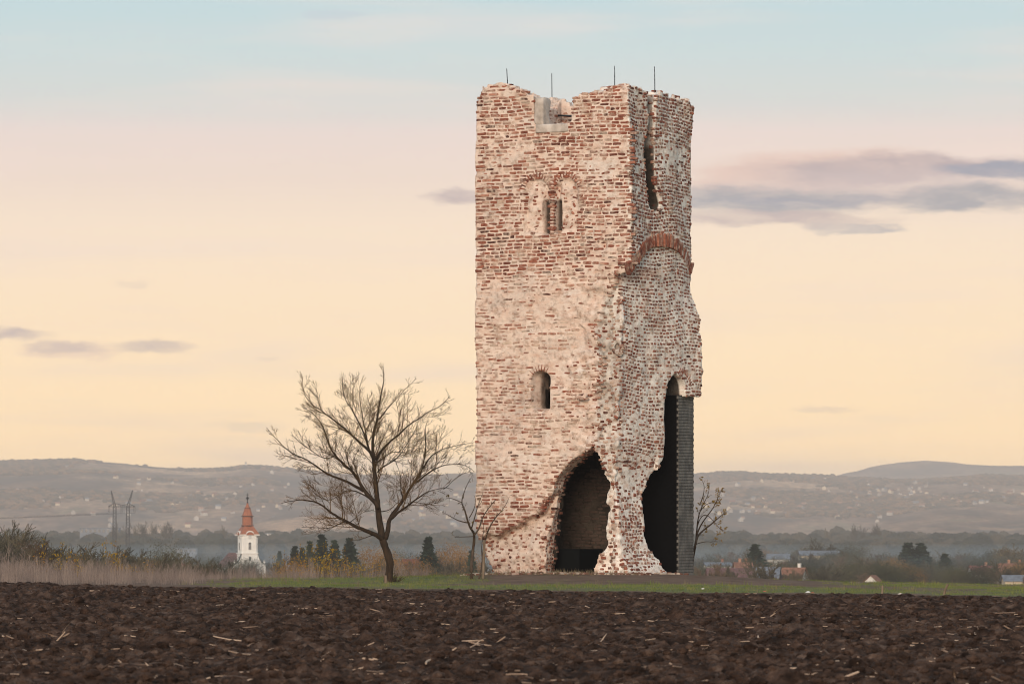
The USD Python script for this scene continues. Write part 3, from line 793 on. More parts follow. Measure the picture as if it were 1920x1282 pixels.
for row, m, zz, L, Hh, ang in lay_face('left'):
    if not (-0.2 < m < 5.12):
        continue
    d = [float(sample(HITF, np.array(np.clip(m + o, -.0, 5.0)), np.array(zz), GU, GZ)) for o in (-L * .3, 0, L * .3)]
    d0, L0 = np.median(d), L
    if d0 > 1.0 or max(d) - min(d) > 0.5 or (m > 5.0 and zz < zrow(505)):
        continue
    px = 960 + F * (KX - (5 - m) * CT) / (KY + (5 - m) * ST); py = HY - (zz - EYE) * F / (KY + (5 - m) * ST)
    e = np.interp(py, *LEFT_E) + bump_map(px, py, PATCH_L) + 0.13 * float(sample(mask_noise_l, np.array(m), np.array(zz), GU, GZ))
    rub = float(sample(rubble, np.array(m), np.array(zz), GU, GZ)); sk = float(sample(skin, np.array(m), np.array(zz), GU, GZ)); wn = float(sample(WIN, np.array(m), np.array(zz), GU, GZ))
    uc = np.interp(zz, GZ, UC)
    broken = m > uc + 0.04
    mean, soot = 0.52, 0.0
    if rub < 0:
        if 1029.5 < px < 1041 and py > 348:                                  # the narrow brick mullion between the slits
            continue
        else:
            L *= rb.uniform(.3, .6); Hh *= rb.uniform(.6, 1.1); e = .72; ang = rb.normal(0, .35); mean = .55
    elif sk < -0.05 or broken:
        L = rb.uniform(.08, .17); e = .74 if sk < -.05 else .85; ang = rb.normal(0, .12); mean = .45
        if broken:
            mean, d0 = .40, min(d)
    elif wn < 0.02:
        e = .55 if py > 728 else .0; L *= .6
    sd = rb.random()
    if d0 < -0.1 and m < 0.1:
        continue
    if sd < e:
        off = rb.uniform(.003, .015); sc = 1.0
    elif sd < e + 0.42:
        off = rb.uniform(-.006, .006); sc = rb.uniform(.22, .8); m += rb.uniform(-.5, .5) * L * (1 - sc)              # mostly under the plaster
    else:
        continue
    if py > 930 and sk > 0 and px < 1030:
        mean = .55
    if 425 < py < 520 and rb.random() < .25 or py < 520 and rb.random() < .06:
        mean = .18
    if m - L * sc / 2 < -.012 + at_left(zz):
        m = at_left(zz) + rb.uniform(-.012, .02) + L * sc / 2
    sl = float(np.clip((d[2] - d[0]) / (L0 * .6), -.7, .7))
    a_ = (UAX + sl * VAX) / math.hypot(1, sl)
    al, up = tilted(a_, Z1, ang)
    add(TW(m, d0 - off, zz), al, up, np.cross(a_, Z1), L * sc, Hh * (0.5 + .5 * sc) * (.84 if 520 < py < 930 else 1), tone_of(mean, .2, 0, (.42 if 515 < py < 930 else .05) + rb.normal(0, .25)), L if sd < e else 0)

PATCH_R = [(1257, 290, 17, 30, -.9), (1280, 300, 14, 20, -.35), (1195, 300, 12, 22, -.4), (1195, 420, 12, 20, -.1), (1240, 640, 40, 40, -.12), (1200, 590, 15, 40, -.3), (1290, 580, 18, 25, -.25), (1180, 800, 20, 40, -.35), (1170, 900, 30, 22, -.75), (1205, 880, 20, 20, -.25), (1240, 740, 20, 60, -.2), (1215, 830, 25, 20, .2), (1250, 480, 45, 30, .2), (1290, 690, 25, 20, -.1),
           (1175, 735, 10, 30, .2), (1190, 1050, 30, 14, -.1)]
for row, m, zz, L, Hh, ang in lay_face('right'):
    if not (0.02 < m < 5.1):
        continue
    h = [float(sample(HITR, np.array(np.clip(m + o, 0.0, 5.0)), np.array(zz), GV, GZ)) for o in (-L * .3, 0, L * .3)]
    h0, L0 = np.median(h), L
    if h0 < 3.2 or h0 > 6 or max(h) - min(h) > .45:
        continue
    if zz < zrow(744) and float(sample(OPEN, np.array(m), np.array(zz), GV, GZ)) < 0:
        continue
    dd = 5 - h0
    px = 960 + F * (KX - dd * CT + m * ST) / (KY + dd * ST + m * CT); py = HY - (zz - EYE) * F / (KY + dd * ST + m * CT)
    ad = math.hypot(m - ARCH_V, zz - ARCH_Z) - ARCH_R
    if 0 < ad < RING + .02 and zz > zl - .1:
        continue                                                             # the arch stones lie here
    inf = ad < 0 or zz < zl
    e = (np.interp(py, [440, 500, 560, 640, 700, 820, 900, 960, 1080], [.95, .92, .82, .84, .82, .86, .74, .92, .88]) if inf else .93) + bump_map(px, py, PATCH_R) + 0.12 * float(sample(mask_noise_r, np.array(m), np.array(zz), GV, GZ))
    mean = .42 if inf else .34
    if py > 860:
        ang = rb.normal(0, .10); mean = .36; L *= rb.uniform(.75, 1.2); Hh *= rb.uniform(.85, 1.25); zz += rb.normal(0, .012)
    sd = rb.random()
    if sd < e:
        off, sc = rb.uniform(.003, .015), 1.0
    elif sd < e + .2:
        off, sc = rb.uniform(-.012, -.002), rb.uniform(.5, .9)
    else:
        continue
    if inf and py < 860:
        Hh *= .86; L *= .95
    if m + L * sc / 2 > 5.01:
        m = 5.0 + rb.uniform(-.02, .012) - L * sc / 2
    if gr is not None and float(sample(gr, np.array(m), np.array(zz), GV, GZ)) < 0.03:
        mean = .25
    sl = float(np.clip((h[2] - h[0]) / (L0 * .6), -.8, .8))
    hu, hd = (float(sample(HITR, np.array(m), np.array(zz + o), GV, GZ)) for o in (.15, -.15))
    sv_ = float(np.clip((hu - hd) / .30, -.6, .6)) if 3 < hu < 6 and 3 < hd < 6 else 0.0
    a_ = (VAX + sl * UAX) / math.hypot(1, sl)
    n_ = np.cross(a_, Z1)
    u_ = Z1 + sv_ * n_; u_ /= np.linalg.norm(u_)
    n_ = np.cross(a_, u_)
    al, up = tilted(a_, u_, ang)
    add(TW(h0, m, zz) + off * n_, al, up, n_, L * sc, Hh, tone_of(mean, .17, 0, 0 + rb.normal(0, .25)), L if sd < e else 0)

for y in np.arange(352, 438, 6.1):                                            # the mullion between the twin slits: one brick over another
    mu, mz = on_left(1035.3, y)
    d0 = float(sample(HITF, np.array(mu), np.array(mz), GU, GZ))
    add(TW(mu, min(d0, .12) - .012, mz), UAX, Z1, -VAX, .15, .062, tone_of(.5), .15)

for row, m, zz, L, Hh, ang in lay_face('side'):                              # the far side, seen only from another place
    h0 = float(sample(HITL, np.array(np.clip(m, 0, 5)), np.array(zz), GV, GZ))
    if h0 > .9 or m < .1 or m > 4.95 or rb.random() > .62:
        continue
    al, up = tilted(-VAX, Z1, ang)
    add(TW(h0 - rb.uniform(0, .02), m, zz), al, up, -UAX, L, Hh, tone_of(.5), 0)

# inside, behind the breach (bricks painted darker to stand for shade) and above the notch
for row, m, zz, L, Hh, ang in lay_face('left'):
    if 1.2 < m < 3.85 and (0.5 < zz < 5.2 or zz > 12.6) and zz < 14.9 and rb.random() < .8:
        top = float(sample(H2, np.array(m), np.array(4.2), GU, GV))
        if zz > top - .06:
            continue
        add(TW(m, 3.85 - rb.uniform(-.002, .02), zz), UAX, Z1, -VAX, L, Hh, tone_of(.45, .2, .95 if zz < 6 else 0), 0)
for row, m, zz, L, Hh, ang in lay_face('side'):
    if 1.2 < m < 3.8 and (0.5 < zz < 5.2 or zz > 12.6) and zz < float(sample(H2, np.array(.9), np.array(m), GU, GV)) - .05 and rb.random() < .85:
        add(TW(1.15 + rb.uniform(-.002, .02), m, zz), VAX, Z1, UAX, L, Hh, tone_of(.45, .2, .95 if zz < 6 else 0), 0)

# the breach's left reveal: brick ends laid through the wall's thickness
for row, m, zz, L, Hh, ang in lay_face('right'):
    if not (.05 < m < .94 and .5 < zz < 4.4) or rb.random() > .85:
        continue
    i0 = int(np.argmin(sample(HOLE, GU, np.full(len(GU), zz), GU, GZ)))
    if sample(HOLE, GU[i0:i0 + 1], np.array([zz]), GU, GZ)[0] > 0:
        continue
    line = D[:, int(round((m - GV[0]) / HV)), int(round((zz - GZ[0]) / HV))]
    k = i0
    while k > 0 and line[k] > 0:
        k -= 1
    if k == 0:
        continue
    uu = GU[k] + HV * (line[k] / (line[k] - line[k + 1]))
    al, up = tilted(VAX, Z1, ang)
    add(TW(uu + rb.uniform(-.002, .02), m, zz), al, up, UAX, L, Hh, tone_of(.45, .18, .15), 0)

# arch stones: the great blind arch, the small pointed arch, the twin niches, the small window
voussoirs = []


def ring(centre, R, a0, a1, n, length, place, thick, outv, off, mean, rad=None, gapf=.80, sdv=.15):
    for k in range(n):
        t = a0 + (a1 - a0) * (k + .5) / n
        w = abs(a1 - a0) * R / n
        Ln = length * rb.uniform(.85, 1.1)
        rr = R + Ln / 2
        c, radial, tang = place(centre, rr, t)
        voussoirs.append((brick_mesh(c + outv * off * rb.uniform(.6, 1.2), radial, tang, outv, Ln, min(w * gapf, thick) * rb.uniform(.9, 1.05)), tone_of(mean, sdv)))


def pl_right(depth_of):
    def f(c, r, t):
        v, z = c[0] + r * math.cos(t), c[1] + r * math.sin(t)
        return TW(depth_of(v, z), v, z), VAX * math.cos(t) + Z1 * math.sin(t), Z1 * math.cos(t) - VAX * math.sin(t)
    return f


def pl_left(depth_of):
    def f(c, r, t):
        u, z = c[0] + r * math.cos(t), c[1] + r * math.sin(t)
        return TW(u, depth_of(u, z), z), UAX * math.cos(t) + Z1 * math.sin(t), Z1 * math.cos(t) - UAX * math.sin(t)
    return f


hitr = lambda v, z: float(np.clip(sample(HITR, np.array(np.clip(v, .05, 4.95)), np.array(z), GV, GZ), 4.7, 5.3))
def hit_up(v, z):
    k = 1 + (RING * .75) / max(math.hypot(v - ARCH_V, z - ARCH_Z), .1)
    return float(np.clip(hitr(ARCH_V + (v - ARCH_V) * k, ARCH_Z + (z - ARCH_Z) * k), 4.86, 5.12))


hitf = lambda u, z: float(np.clip(sample(HITF, np.array(np.clip(u, .05, 4.95)), np.array(z), GU, GZ), -.1, .3))
tl = math.atan2(zl - ARCH_Z, 0.22 - ARCH_V); tr = math.atan2(zl - ARCH_Z + .12, 4.62 - ARCH_V)
ring((ARCH_V, ARCH_Z), ARCH_R + .0, math.pi / 2 + .11, tl, 22, RING, pl_right(lambda v, z: hit_up(v, z)), .085, UAX, .032, .40)
ring((ARCH_V, ARCH_Z), ARCH_R + .0, math.pi / 2 - .13, tr, 20, RING, pl_right(lambda v, z: hit_up(v, z)), .085, UAX, .032, .40)
ring((ARCH_V, ARCH_Z), ARCH_R - .02, math.pi / 2 + .11, math.pi / 2 - .13, 5, RING + .06, pl_right(lambda v, z: hit_up(v, z)), .30, UAX, .05, .72, gapf=.93)
sv, sz_ = on_right(1262, 724, .2)
ring((sv, sz_), .36, math.pi * 1.0, 0.0, 17, .20, pl_right(lambda v, z: float(np.clip(sample(HITR, np.array(np.clip(v, .05, 4.95)), np.array(z), GV, GZ), 4.6, 5.4))), .055, UAX, .012, .38)
for cx, half, top in ((1006, 23, 336), (1061, 22, 334)):
    cu, cz = on_left(cx, top + half)
    ring((cu, cz), half / F * 152 / CT * 0.98, math.pi * .97, math.pi * .03, 15, .18, pl_left(hitf), .075, -VAX, .012, .42, gapf=.62)
cu, cz = on_left(1013, 714)
ring((cu, cz), 17 / F * 152 / CT, math.pi * .80, math.pi * .28, 7, .19, pl_left(hitf), .065, -VAX, .006, .40, gapf=.5)

seen = sorted([i for i, b in enumerate(bricks) if b[2] > 0], key=lambda i: -bricks[i][2])
lead = set(sorted(seen[:300]))
for i in sorted(lead):
    obj('brick', bricks[i][0], BRICK, tower, tone=bricks[i][1])
for mesh, tn in voussoirs:
    obj('arch_stone', mesh, BRICK, tower, tone=tn)
rest = [b for i, b in enumerate(bricks) if i not in lead]
rm = cat([b[0] for b in rest])
obj('brickwork', rm, BRICK, tower, kind='stuff', tone=np.repeat(np.array([b[1] for b in rest]), len(rest[0][0][0]), 0))

# stone jamb and sill of the notch, lightning rods, the iron bar, the modern dark pier, the black plinth
STONE = simple('pale_stone', [(.3, (.30, .25, .21)), (.5, (.48, .41, .355)), (.7, (.60, .53, .47))], 3.0, detail=6, bump=(18, .6, .02))


def rough_box(u0, v0, z0, u1, v1, z1, jit=0.015, seed=1):
    m = trimesh.creation.box((u1 - u0, v1 - v0, z1 - z0)).subdivide().subdivide().subdivide()
    p = m.vertices + np.array([(u0 + u1) / 2, (v0 + v1) / 2, (z0 + z1) / 2])
    c = np.array([(u0 + u1) / 2, (v0 + v1) / 2, (z0 + z1) / 2]); h = np.array([u1 - u0, v1 - v0, z1 - z0]) / 2
    q = (p - c) / h
    p = c + h * q * (1 - .05 * (np.sum(np.abs(q) > .98, 1, keepdims=True) - 1).clip(0))
    p = p + jit * 2 * (meshkit.fbm(p * 5 + seed * 7.3, 3, seed)[:, None] - .5) * q
    return TW(p[:, 0], p[:, 1], p[:, 2]), m.faces


ju0, jz1 = on_left(1001.5, 183); ju1, jz0 = on_left(1018, 234)
obj('stone_jamb', rough_box(ju0, .02, jz0, ju1, .55, jz1, .04, 3), STONE, tower, smooth=40)
su0, sz1 = on_left(1003, 234.5); su1, sz0 = on_left(1067, 248)
obj('stone_sill', rough_box(su0, -.03, sz0, su1, .6, sz1 + .02, .02, 4), STONE, tower, smooth=40)
ROD = flat('dark_steel', (.05, .055, .06), .45, .8)
for (px, y0, y1, d, lean) in ((952.5, 129, 170, 153.2, -.06), (1035.5, 138, 232, 156.0, -.01), (1152.5, 124, 166, 151.5, 0), (1228, 125, 190, 152.5, -.01)):
    a, b = W(px, y1, d), W(px, y0, d)
    b[0] += lean * (b[2] - a[2])
    obj('lightning_rod', cat([tube([a - [0, 0, .3], (a + b) / 2, b], [.016, .015, .012], 6)]), ROD, tower)
a, b = W(1024, 216, 155.2), W(1073, 218, 154.4)
obj('iron_bar', tube([a, b], .035, 6), ROD, tower)

DARKB = simple('dark_pier_brick', [(.3, (.075, .069, .062)), (.5, (.125, .115, .103)), (.7, (.185, .17, .15))], 3.0, detail=5, random=.0, rough=.75, bump=(30, .4, .01))
JOINT = flat('dark_pier_joint', (.012, .012, .013), .9)
PANEL = flat('black_panel', (.0035, .0035, .004), .95, spec=.05)
PU, PV = 5.03, on_right(1272, 900, -.03)[0]
PZ = zrow(742, 154.5)
pier = obj('modern_pier', (lambda b: (TW(b[0][:, 0], b[0][:, 1], b[0][:, 2]), b[1]))(box(3.58, PV, BASE - .2, PU, 4.99, PZ)), JOINT, tower, label='modern square pier of thin dark grey bricks')
pb = []
ncr = int((PZ - .42) / .0905)
for k in range(ncr):
    z0 = .42 + k * .0905
    a = PV + (0 if k % 2 == 0 else -.12)
    while a < 4.985:
        b0, b1 = max(a, PV - .012), min(a + .228, 4.998)
        if b1 - b0 > .03:
            o = rb.uniform(0, .004)
            pb.append(box(PU - .05, b0, z0, PU + .012 + o, b1, z0 + .076))
        a += .24
pbv, pbf = cat(pb)
obj('pier_brickwork', (TW(pbv[:, 0], pbv[:, 1], pbv[:, 2]), pbf), DARKB, pier, kind='stuff')
b = box(3.6, PV - .028, BASE - .1, PU - .055, PV - .004, PZ - .01)
obj('entrance_panel', (TW(b[0][:, 0], b[0][:, 1], b[0][:, 2]), b[1]), PANEL, pier)
b = box(1.5, 1.5, .2, 2.75, 3.3, 1.22)
obj('plinth', (TW(b[0][:, 0], b[0][:, 1], b[0][:, 2]), b[1]), flat('plinth_steel', (.0035, .0045, .005), .8, spec=.08), tower, label='black plinth inside the breach')
b = box(1.4, 1.3, .2, 3.7, 3.8, .62)
obj('plinth_step', (TW(b[0][:, 0], b[0][:, 1], b[0][:, 2]), b[1]), PANEL, tower)

# ---------------------------------------------------------------- bare trees near the tower
def bark(name, dark, light, leafy=0):
    return simple(name, [(.3, dark), (.7, light)], 14.0, detail=5, stretch=(1, 1, .3), bump=(40, .6, .01))


BARK = bark('dark_bark', (.016, .0095, .0055), (.048, .029, .016))
TWIGB = bark('twig_bark', (.055, .030, .012), (.135, .078, .034))
rt = np.random.default_rng(31)


def spline(pts, n):
    from scipy.interpolate import CubicSpline
    p = np.asarray(pts, float)
    s = np.concatenate([[0], np.cumsum(np.linalg.norm(np.diff(p, axis=0), axis=1))])
    return CubicSpline(s, p)(np.linspace(0, s[-1], n)) if len(p) > 2 else p[0] + (p[-1] - p[0]) * np.linspace(0, 1, n)[:, None]


def shoot(p0, d, length, r0, r1, n, rng, curve=0.25, up=0.25, kink=0.10):
    pts = [np.array(p0, float)]
    d = np.array(d, float) / np.linalg.norm(d)
    for k in range(n):
        d = d + rng.normal(0, kink, 3) + np.array([0, 0, up / n])
        d /= np.linalg.norm(d)
        pts.append(pts[-1] + d * length / n)
    return np.array(pts), np.linspace(r0, r1, n + 1)


def side_dir(t, rng, angle, bias=None):
    a = rng.normal(0, 1, 3)
    if bias is not None:
        a = a + bias
    a -= t * a.dot(t); a /= np.linalg.norm(a) + 1e-9
    return t * math.cos(angle) + a * math.sin(angle)


def twigs_along(path, radii, rng, level, spacing, length, out, rmin, start=0.15, up=0.3, angle=(0.45, 0.95), bias=None, decay=.75):
    seg = np.linalg.norm(np.diff(path, axis=0), axis=1); s = np.concatenate([[0], np.cumsum(seg)]); L = s[-1]
    x = L * start + rng.random() * spacing
    while x < L * .985:
        i = min(np.searchsorted(s, x) - 1, len(seg) - 1); i = max(i, 0)
        f = (x - s[i]) / seg[i]
        p = path[i] + (path[i + 1] - path[i]) * f
        t = (path[i + 1] - path[i]) / seg[i]
        r = radii[i] + (radii[i + 1] - radii[i]) * f
        rem = 1 - x / L
        ln = length * (0.22 + .78 * min(1, rem * 1.7)) * rng.uniform(.45, 1.3)
        d = side_dir(t, rng, rng.uniform(*angle), bias)
        r0 = max(rmin, min(r * .55, ln * .011 + rmin))
        n = 4 if level > 0 else 3
        q, rr = shoot(p, d, ln, r0, rmin * .6, n, rng, up=up, kink=.11)
        out.append((q, rr))
        if level > 0:
            twigs_along(q, rr, rng, level - 1, spacing * .62, ln * .46, out, rmin, .12, up, angle, bias, decay)
        x += spacing * rng.uniform(.5, 1.5)


def zoompx(pts):
    return [(480 + x / 2.85, 660 + y / 2.85) for x, y in pts]


LIMBS = [  # traced limbs: photograph points (in a 2.85x enlargement), girth at the start in metres, depth swing in metres
    ([(675, 1000), (662, 900), (655, 830), (645, 700), (634, 590), (628, 500), (632, 440), (655, 350), (672, 250), (688, 160), (684, 72)], .105, .3),
    ([(690, 1000), (708, 930), (718, 895), (760, 840), (800, 780), (850, 705), (885, 650), (905, 570), (914, 500), (912, 440), (930, 370)], .075, .7),
    ([(680, 1005), (640, 975), (590, 955), (540, 935), (492, 908), (440, 880), (390, 845), (320, 805), (240, 795), (135, 815)], .075, -.8),
    ([(655, 835), (615, 780), (575, 740), (530, 660), (470, 605), (420, 550), (385, 490), (365, 420), (320, 350), (245, 300)], .066, .6),
    ([(575, 742), (520, 710), (450, 680), (380, 655), (310, 605), (250, 570), (195, 545), (140, 500), (95, 455), (58, 410)], .046, -.5),
    ([(630, 560), (580, 505), (520, 450), (470, 400), (430, 370), (370, 325), (310, 285), (262, 235), (245, 180), (238, 118)], .046, .9),
    ([(640, 575), (680, 510), (725, 465), (775, 425), (820, 385), (870, 355), (920, 325), (965, 305), (1000, 280), (1038, 238)], .042, -.6),
    ([(640, 585), (690, 555), (740, 530), (800, 535), (870, 505)], .024, 1.0),
    ([(722, 890), (790, 835), (850, 790), (905, 755), (960, 735), (1010, 730), (1050, 742)], .042, -.9),
    ([(858, 695), (920, 650), (985, 615), (1050, 605), (1110, 612), (1160, 650)], .030, .6),
    ([(895, 620), (930, 565), (985, 520), (1035, 505), (1090, 490), (1155, 482)], .026, -.7),
    ([(632, 580), (605, 520), (580, 440), (545, 360), (505, 290), (480, 240), (470, 170), (473, 110)], .036, -.8),
    ([(600, 510), (590, 430), (575, 350), (560, 270), (555, 200), (570, 135)], .026, .9),
    ([(655, 360), (690, 320), (740, 265), (790, 215), (830, 180), (856, 152)], .022, .5),
    ([(530, 665), (500, 600), (490, 540), (520, 470), (545, 400)], .024, -1.1),
    ([(790, 795), (770, 700), (765, 640), (745, 570)], .024, 1.1),
    ([(492, 910), (540, 880), (600, 850), (640, 850)], .016, .8),
    ([(480, 905), (440, 920), (390, 940), (340, 940), (250, 935)], .022, .5),
    ([(645, 980), (600, 985), (560, 1000), (515, 1005)], .018, -.5),
    ([(605, 780), (540, 745), (470, 745), (400, 790), (320, 770), (270, 690)], .024, 1.0),
    ([(660, 850), (730, 830), (760, 800), (830, 770)], .016, .9),
    ([(420, 550), (350, 560), (290, 520), (235, 480), (200, 440)], .020, .8),
    ([(650, 640), (700, 600), (760, 560), (820, 470), (860, 400), (870, 290)], .026, 1.1),
    ([(1000, 730), (1040, 700), (1080, 660), (1150, 640)], .014, .4),
]
TREE_D = 142.0
base = W(727, 1089, TREE_D)
oak = thing('bare_tree', 'broad leafless tree with wide spreading crown left of the tower', 'tree')
trunk_px = zoompx([(708, 1235), (710, 1190), (716, 1130), (703, 1075), (688, 1035), (676, 1000)])
tp = spline([W(x, y, TREE_D) for x, y in trunk_px], 18)
tr_ = np.interp(np.linspace(0, 1, 18), [0, .08, .3, .55, .8, 1], [.160, .120, .104, .112, .100, .106])
tv, tf = tube(tp, tr_, 12)
tv += (meshkit.fbm(tv * 7, 3, 4)[:, None] - .5) * .03
obj('trunk', (tv, tf), BARK, oak, smooth=True)
for k, (pts, g, sw) in enumerate(LIMBS):
    px = zoompx(pts)
    n = len(px)
    dep = TREE_D + sw * np.sin(np.linspace(0, 1, n) * 1.7) * 1.2 + (0 if k < 3 else .25 * math.sin(k * 2.1))
    P = spline([W(x, y, d) for (x, y), d in zip(px, dep)], 5 * n)
    P += np.cumsum(rt.normal(0, .004, P.shape), 0) * np.array([1, 1, 1])
    R = np.interp(np.linspace(0, 1, len(P)), [0, .25, .6, 1], [g, g * .68, g * .36, .006])
    bough = obj('bough', tube(P, R, 7), BARK, oak, smooth=True)
    out = []
    ln = np.linalg.norm(np.diff(P, axis=0), axis=1).sum()
    twigs_along(P, R, rt, 2, .128, min(1.05, ln * .46), out, .0040, start=.20, up=.30, bias=np.array([(P[-1] - P[0])[0] * .15, 0, .25]))
    obj('twigs', cat([tube(q, r, 3, cap=False) for q, r in out]), TWIGB, bough, kind='stuff')


def leaf_cards(pts, size, rng):
    n = len(pts)
    a = rng.normal(0, 1, (n, 3)); a /= np.linalg.norm(a, axis=1, keepdims=True)
    b = np.cross(a, rng.normal(0, 1, (n, 3))); b /= np.linalg.norm(b, axis=1, keepdims=True)
    s = size * rng.uniform(.6, 1.3, (n, 1))
    c = np.cross(a, b)
    v = np.stack([pts - a * s, pts - b * s * .45 + c * s * .12, pts + a * s, pts + b * s * .45 + c * s * .12], 1).reshape(-1, 3)
    i = np.arange(n)[:, None] * 4
    return v, np.vstack([i + [0, 1, 2], i + [0, 2, 3]])


LEAF_OCHRE = simple('ochre_leaves', [(.3, (.16, .085, .020)), (.5, (.30, .18, .04)), (.7, (.16, .12, .05))], 9.0, leafy=.35)
LEAF_BROWN = simple('withered_leaves', [(.3, (.05, .045, .018)), (.5, (.12, .085, .03)), (.7, (.22, .15, .05))], 9.0, leafy=.3)
SAPBARK = bark('sapling_bark', (.045, .030, .020), (.10, .068, .045))


def sapling(label, d, stems, leafy, seed, leafm, twl=.45, nleaf=26):
    r = np.random.default_rng(seed)
    t = thing('sapling', label, 'tree')
    first, leaves = True, []
    for pts, g in stems:
        P = spline([W(x, y, d + .4 * math.sin(i * 1.3 + seed)) if i > 1 else W(x, y, d) for i, (x, y) in enumerate(pts)], 5 * len(pts))
        R = np.linspace(g, .005, len(P))
        b = obj('trunk' if first else 'branch', tube(P, R, 7), SAPBARK, t, smooth=True)
        first = False
        out = []
        twigs_along(P, R, r, 1, .16, twl, out, .004, start=.45, up=.35)
        if out:
            obj('twigs', cat([tube(q, rr, 3, cap=False) for q, rr in out]), SAPBARK, b, kind='stuff')
            leaves += [q[-1 - int(r.random() < .4)] for q, _ in out]
        leaves.append(P[-1])
    leaves = np.array(leaves)[r.permutation(len(leaves))[:nleaf]]
    pts = np.repeat(leaves, leafy, 0) + r.normal(0, .03, (len(leaves) * leafy, 3))
    obj('leaves', leaf_cards(pts, .045, r), leafm, t, kind='stuff')
    return t


sapling('thin sapling with few withered leaves close to the tower\'s left corner', 146.0,
        [([(884, 1084), (884, 1060), (887, 1030), (889, 1003), (880, 985), (871, 955), (866, 940), (873, 915), (884, 895)], .055), ([(889, 1003), (898, 990), (905, 970), (918, 950), (930, 935)], .026), ([(880, 980), (862, 976), (842, 966), (830, 960)], .020),
         ([(866, 942), (850, 935), (836, 935)], .014), ([(884, 990), (890, 970), (897, 945), (905, 925)], .022), ([(888, 1005), (870, 1006), (853, 1006)], .013), ([(880, 970), (888, 955), (890, 930)], .016)], 2, 5, LEAF_BROWN, .28, 16)
sapling('slender forked shoot with reddish bark leaning beside the stake', 147.5, [([(896, 1088), (900, 1078), (904, 1055), (908, 1020), (920, 985), (938, 960), (955, 930)], .030), ([(905, 1050), (903, 1030), (906, 1000), (902, 970)], .014), ([(912, 1000), (930, 968), (945, 955)], .012)], 1, 6, LEAF_BROWN, .22, 6)
sapling('young tree with yellowing leaves growing behind the dark pier', 157.0,
        [([(1296, 1074), (1298, 1050), (1304, 1020), (1312, 1000), (1330, 985), (1350, 968), (1362, 962)], .060), ([(1300, 1040), (1306, 1000), (1312, 960), (1326, 930), (1330, 905)], .032), ([(1306, 1005), (1320, 975), (1338, 950), (1352, 920), (1358, 914)], .026), ([(1308, 985), (1322, 965), (1345, 985), (1360, 990)], .016),
         ([(1312, 960), (1325, 945), (1345, 945)], .014), ([(1304, 1020), (1325, 1015), (1340, 1020)], .014), ([(1312, 945), (1320, 920), (1316, 900)], .014)], 4, 9, LEAF_OCHRE, .42, 75)

WOOD = simple('grey_stake_wood', [(.3, (.11, .075, .05)), (.7, (.24, .18, .125))], 12, stretch=(1, 1, .2), detail=5)


def stake(label, px, y0, y1, d, lean, r=.03):
    a, b = W(px, y0, d), W(px, y1, d)
    b[0] += lean
    t = thing('wooden_stake', label, 'stake')
    v, f = tube([a - [0, 0, .15], a + (b - a) * .5 + [.006, 0, 0], b - [0, 0, .02], b], [r, r, r * .95, r * .8], 7)
    obj('post', (v + (meshkit.noise(v * 9, 2)[:, None] - .5) * .012, f), WOOD, t)
    return t


stake('tall weathered wooden stake at the tower\'s lower left corner', 905, 1090, 1012, 147.0, .05, .040)
stake('short pale stake at the foot of the bare tree', 723, 1102, 1078, 139.5, -.01, .045)
stake('short upright wooden peg on the grass strip right of the tower', 1653, 1122, 1097, 121, .02, .028)
stake('leaning wooden peg near the right end of the grass strip', 1767, 1116, 1094, 119, .12, .030)

# ---------------------------------------------------------------- grass, weeds, clods, maize stalks, litter
rg = np.random.default_rng(12)


def tuft(rng, blades, h, w, spread, lean=.5):
    vs, fs, n = [], [], 0
    for _ in range(blades):
        a = rng.uniform(0, 2 * math.pi); hh = h * rng.uniform(.5, 1.15)
        p = np.array([rng.normal(0, spread), rng.normal(0, spread), -.02])
        d = np.array([math.cos(a), math.sin(a), 0]); s = np.array([-d[1], d[0], 0]) * w
        t = lean * hh * rng.uniform(.1, 1)
        q = [p - s, p + s, p + d * t * .35 + [0, 0, hh * .6] + s * .7, p + d * t * .35 + [0, 0, hh * .6] - s * .7, p + d * t + [0, 0, hh]]
        vs += q; fs += [(n, n + 1, n + 2), (n, n + 2, n + 3), (n + 3, n + 2, n + 4)]; n += 5
    return np.array(vs), np.array(fs)


GRASS = simple('verge_grass', [(.3, (.075, .10, .026)), (.48, (.155, .185, .046)), (.62, (.23, .215, .070)), (.75, (.25, .19, .095))], .8, leafy=.3, detail=5)
DRYG = simple('dry_grass', [(.3, (.13, .10, .06)), (.7, (.26, .20, .12))], 2.5, leafy=.2)
P_ = np.stack([rg.uniform(-10, 24, 90000), rg.uniform(100, 176, 90000)], 1)
g_ = verge(P_[:, 0], P_[:, 1])
P_ = P_[rg.random(len(P_)) < g_ * .55]
hh = .6 + .9 * np.clip(meshkit.fbm(np.stack([P_[:, 0] / 1.2, P_[:, 1] / 3, 0 * P_[:, 0]], -1), 3, 3) - .25, 0, 1)
tilt_ = [tuft(rg, 9, .085, .004, .05), tuft(rg, 9, .11, .004, .06), tuft(rg, 8, .075, .005, .05), tuft(rg, 7, .13, .003, .04)]
scatter('grass', tilt_, [GRASS, GRASS, GRASS, DRYG], np.column_stack([P_, gz(P_[:, 0], P_[:, 1]) + 0.0]), rg.uniform(0, 6.28, len(P_)), hh * rg.uniform(.6, 1.2, len(P_)) * .8, rg.choice(4, len(P_), p=[.36, .3, .28, .06]),
        'short green grass on the verge between the ploughed field and tower', 'grass')


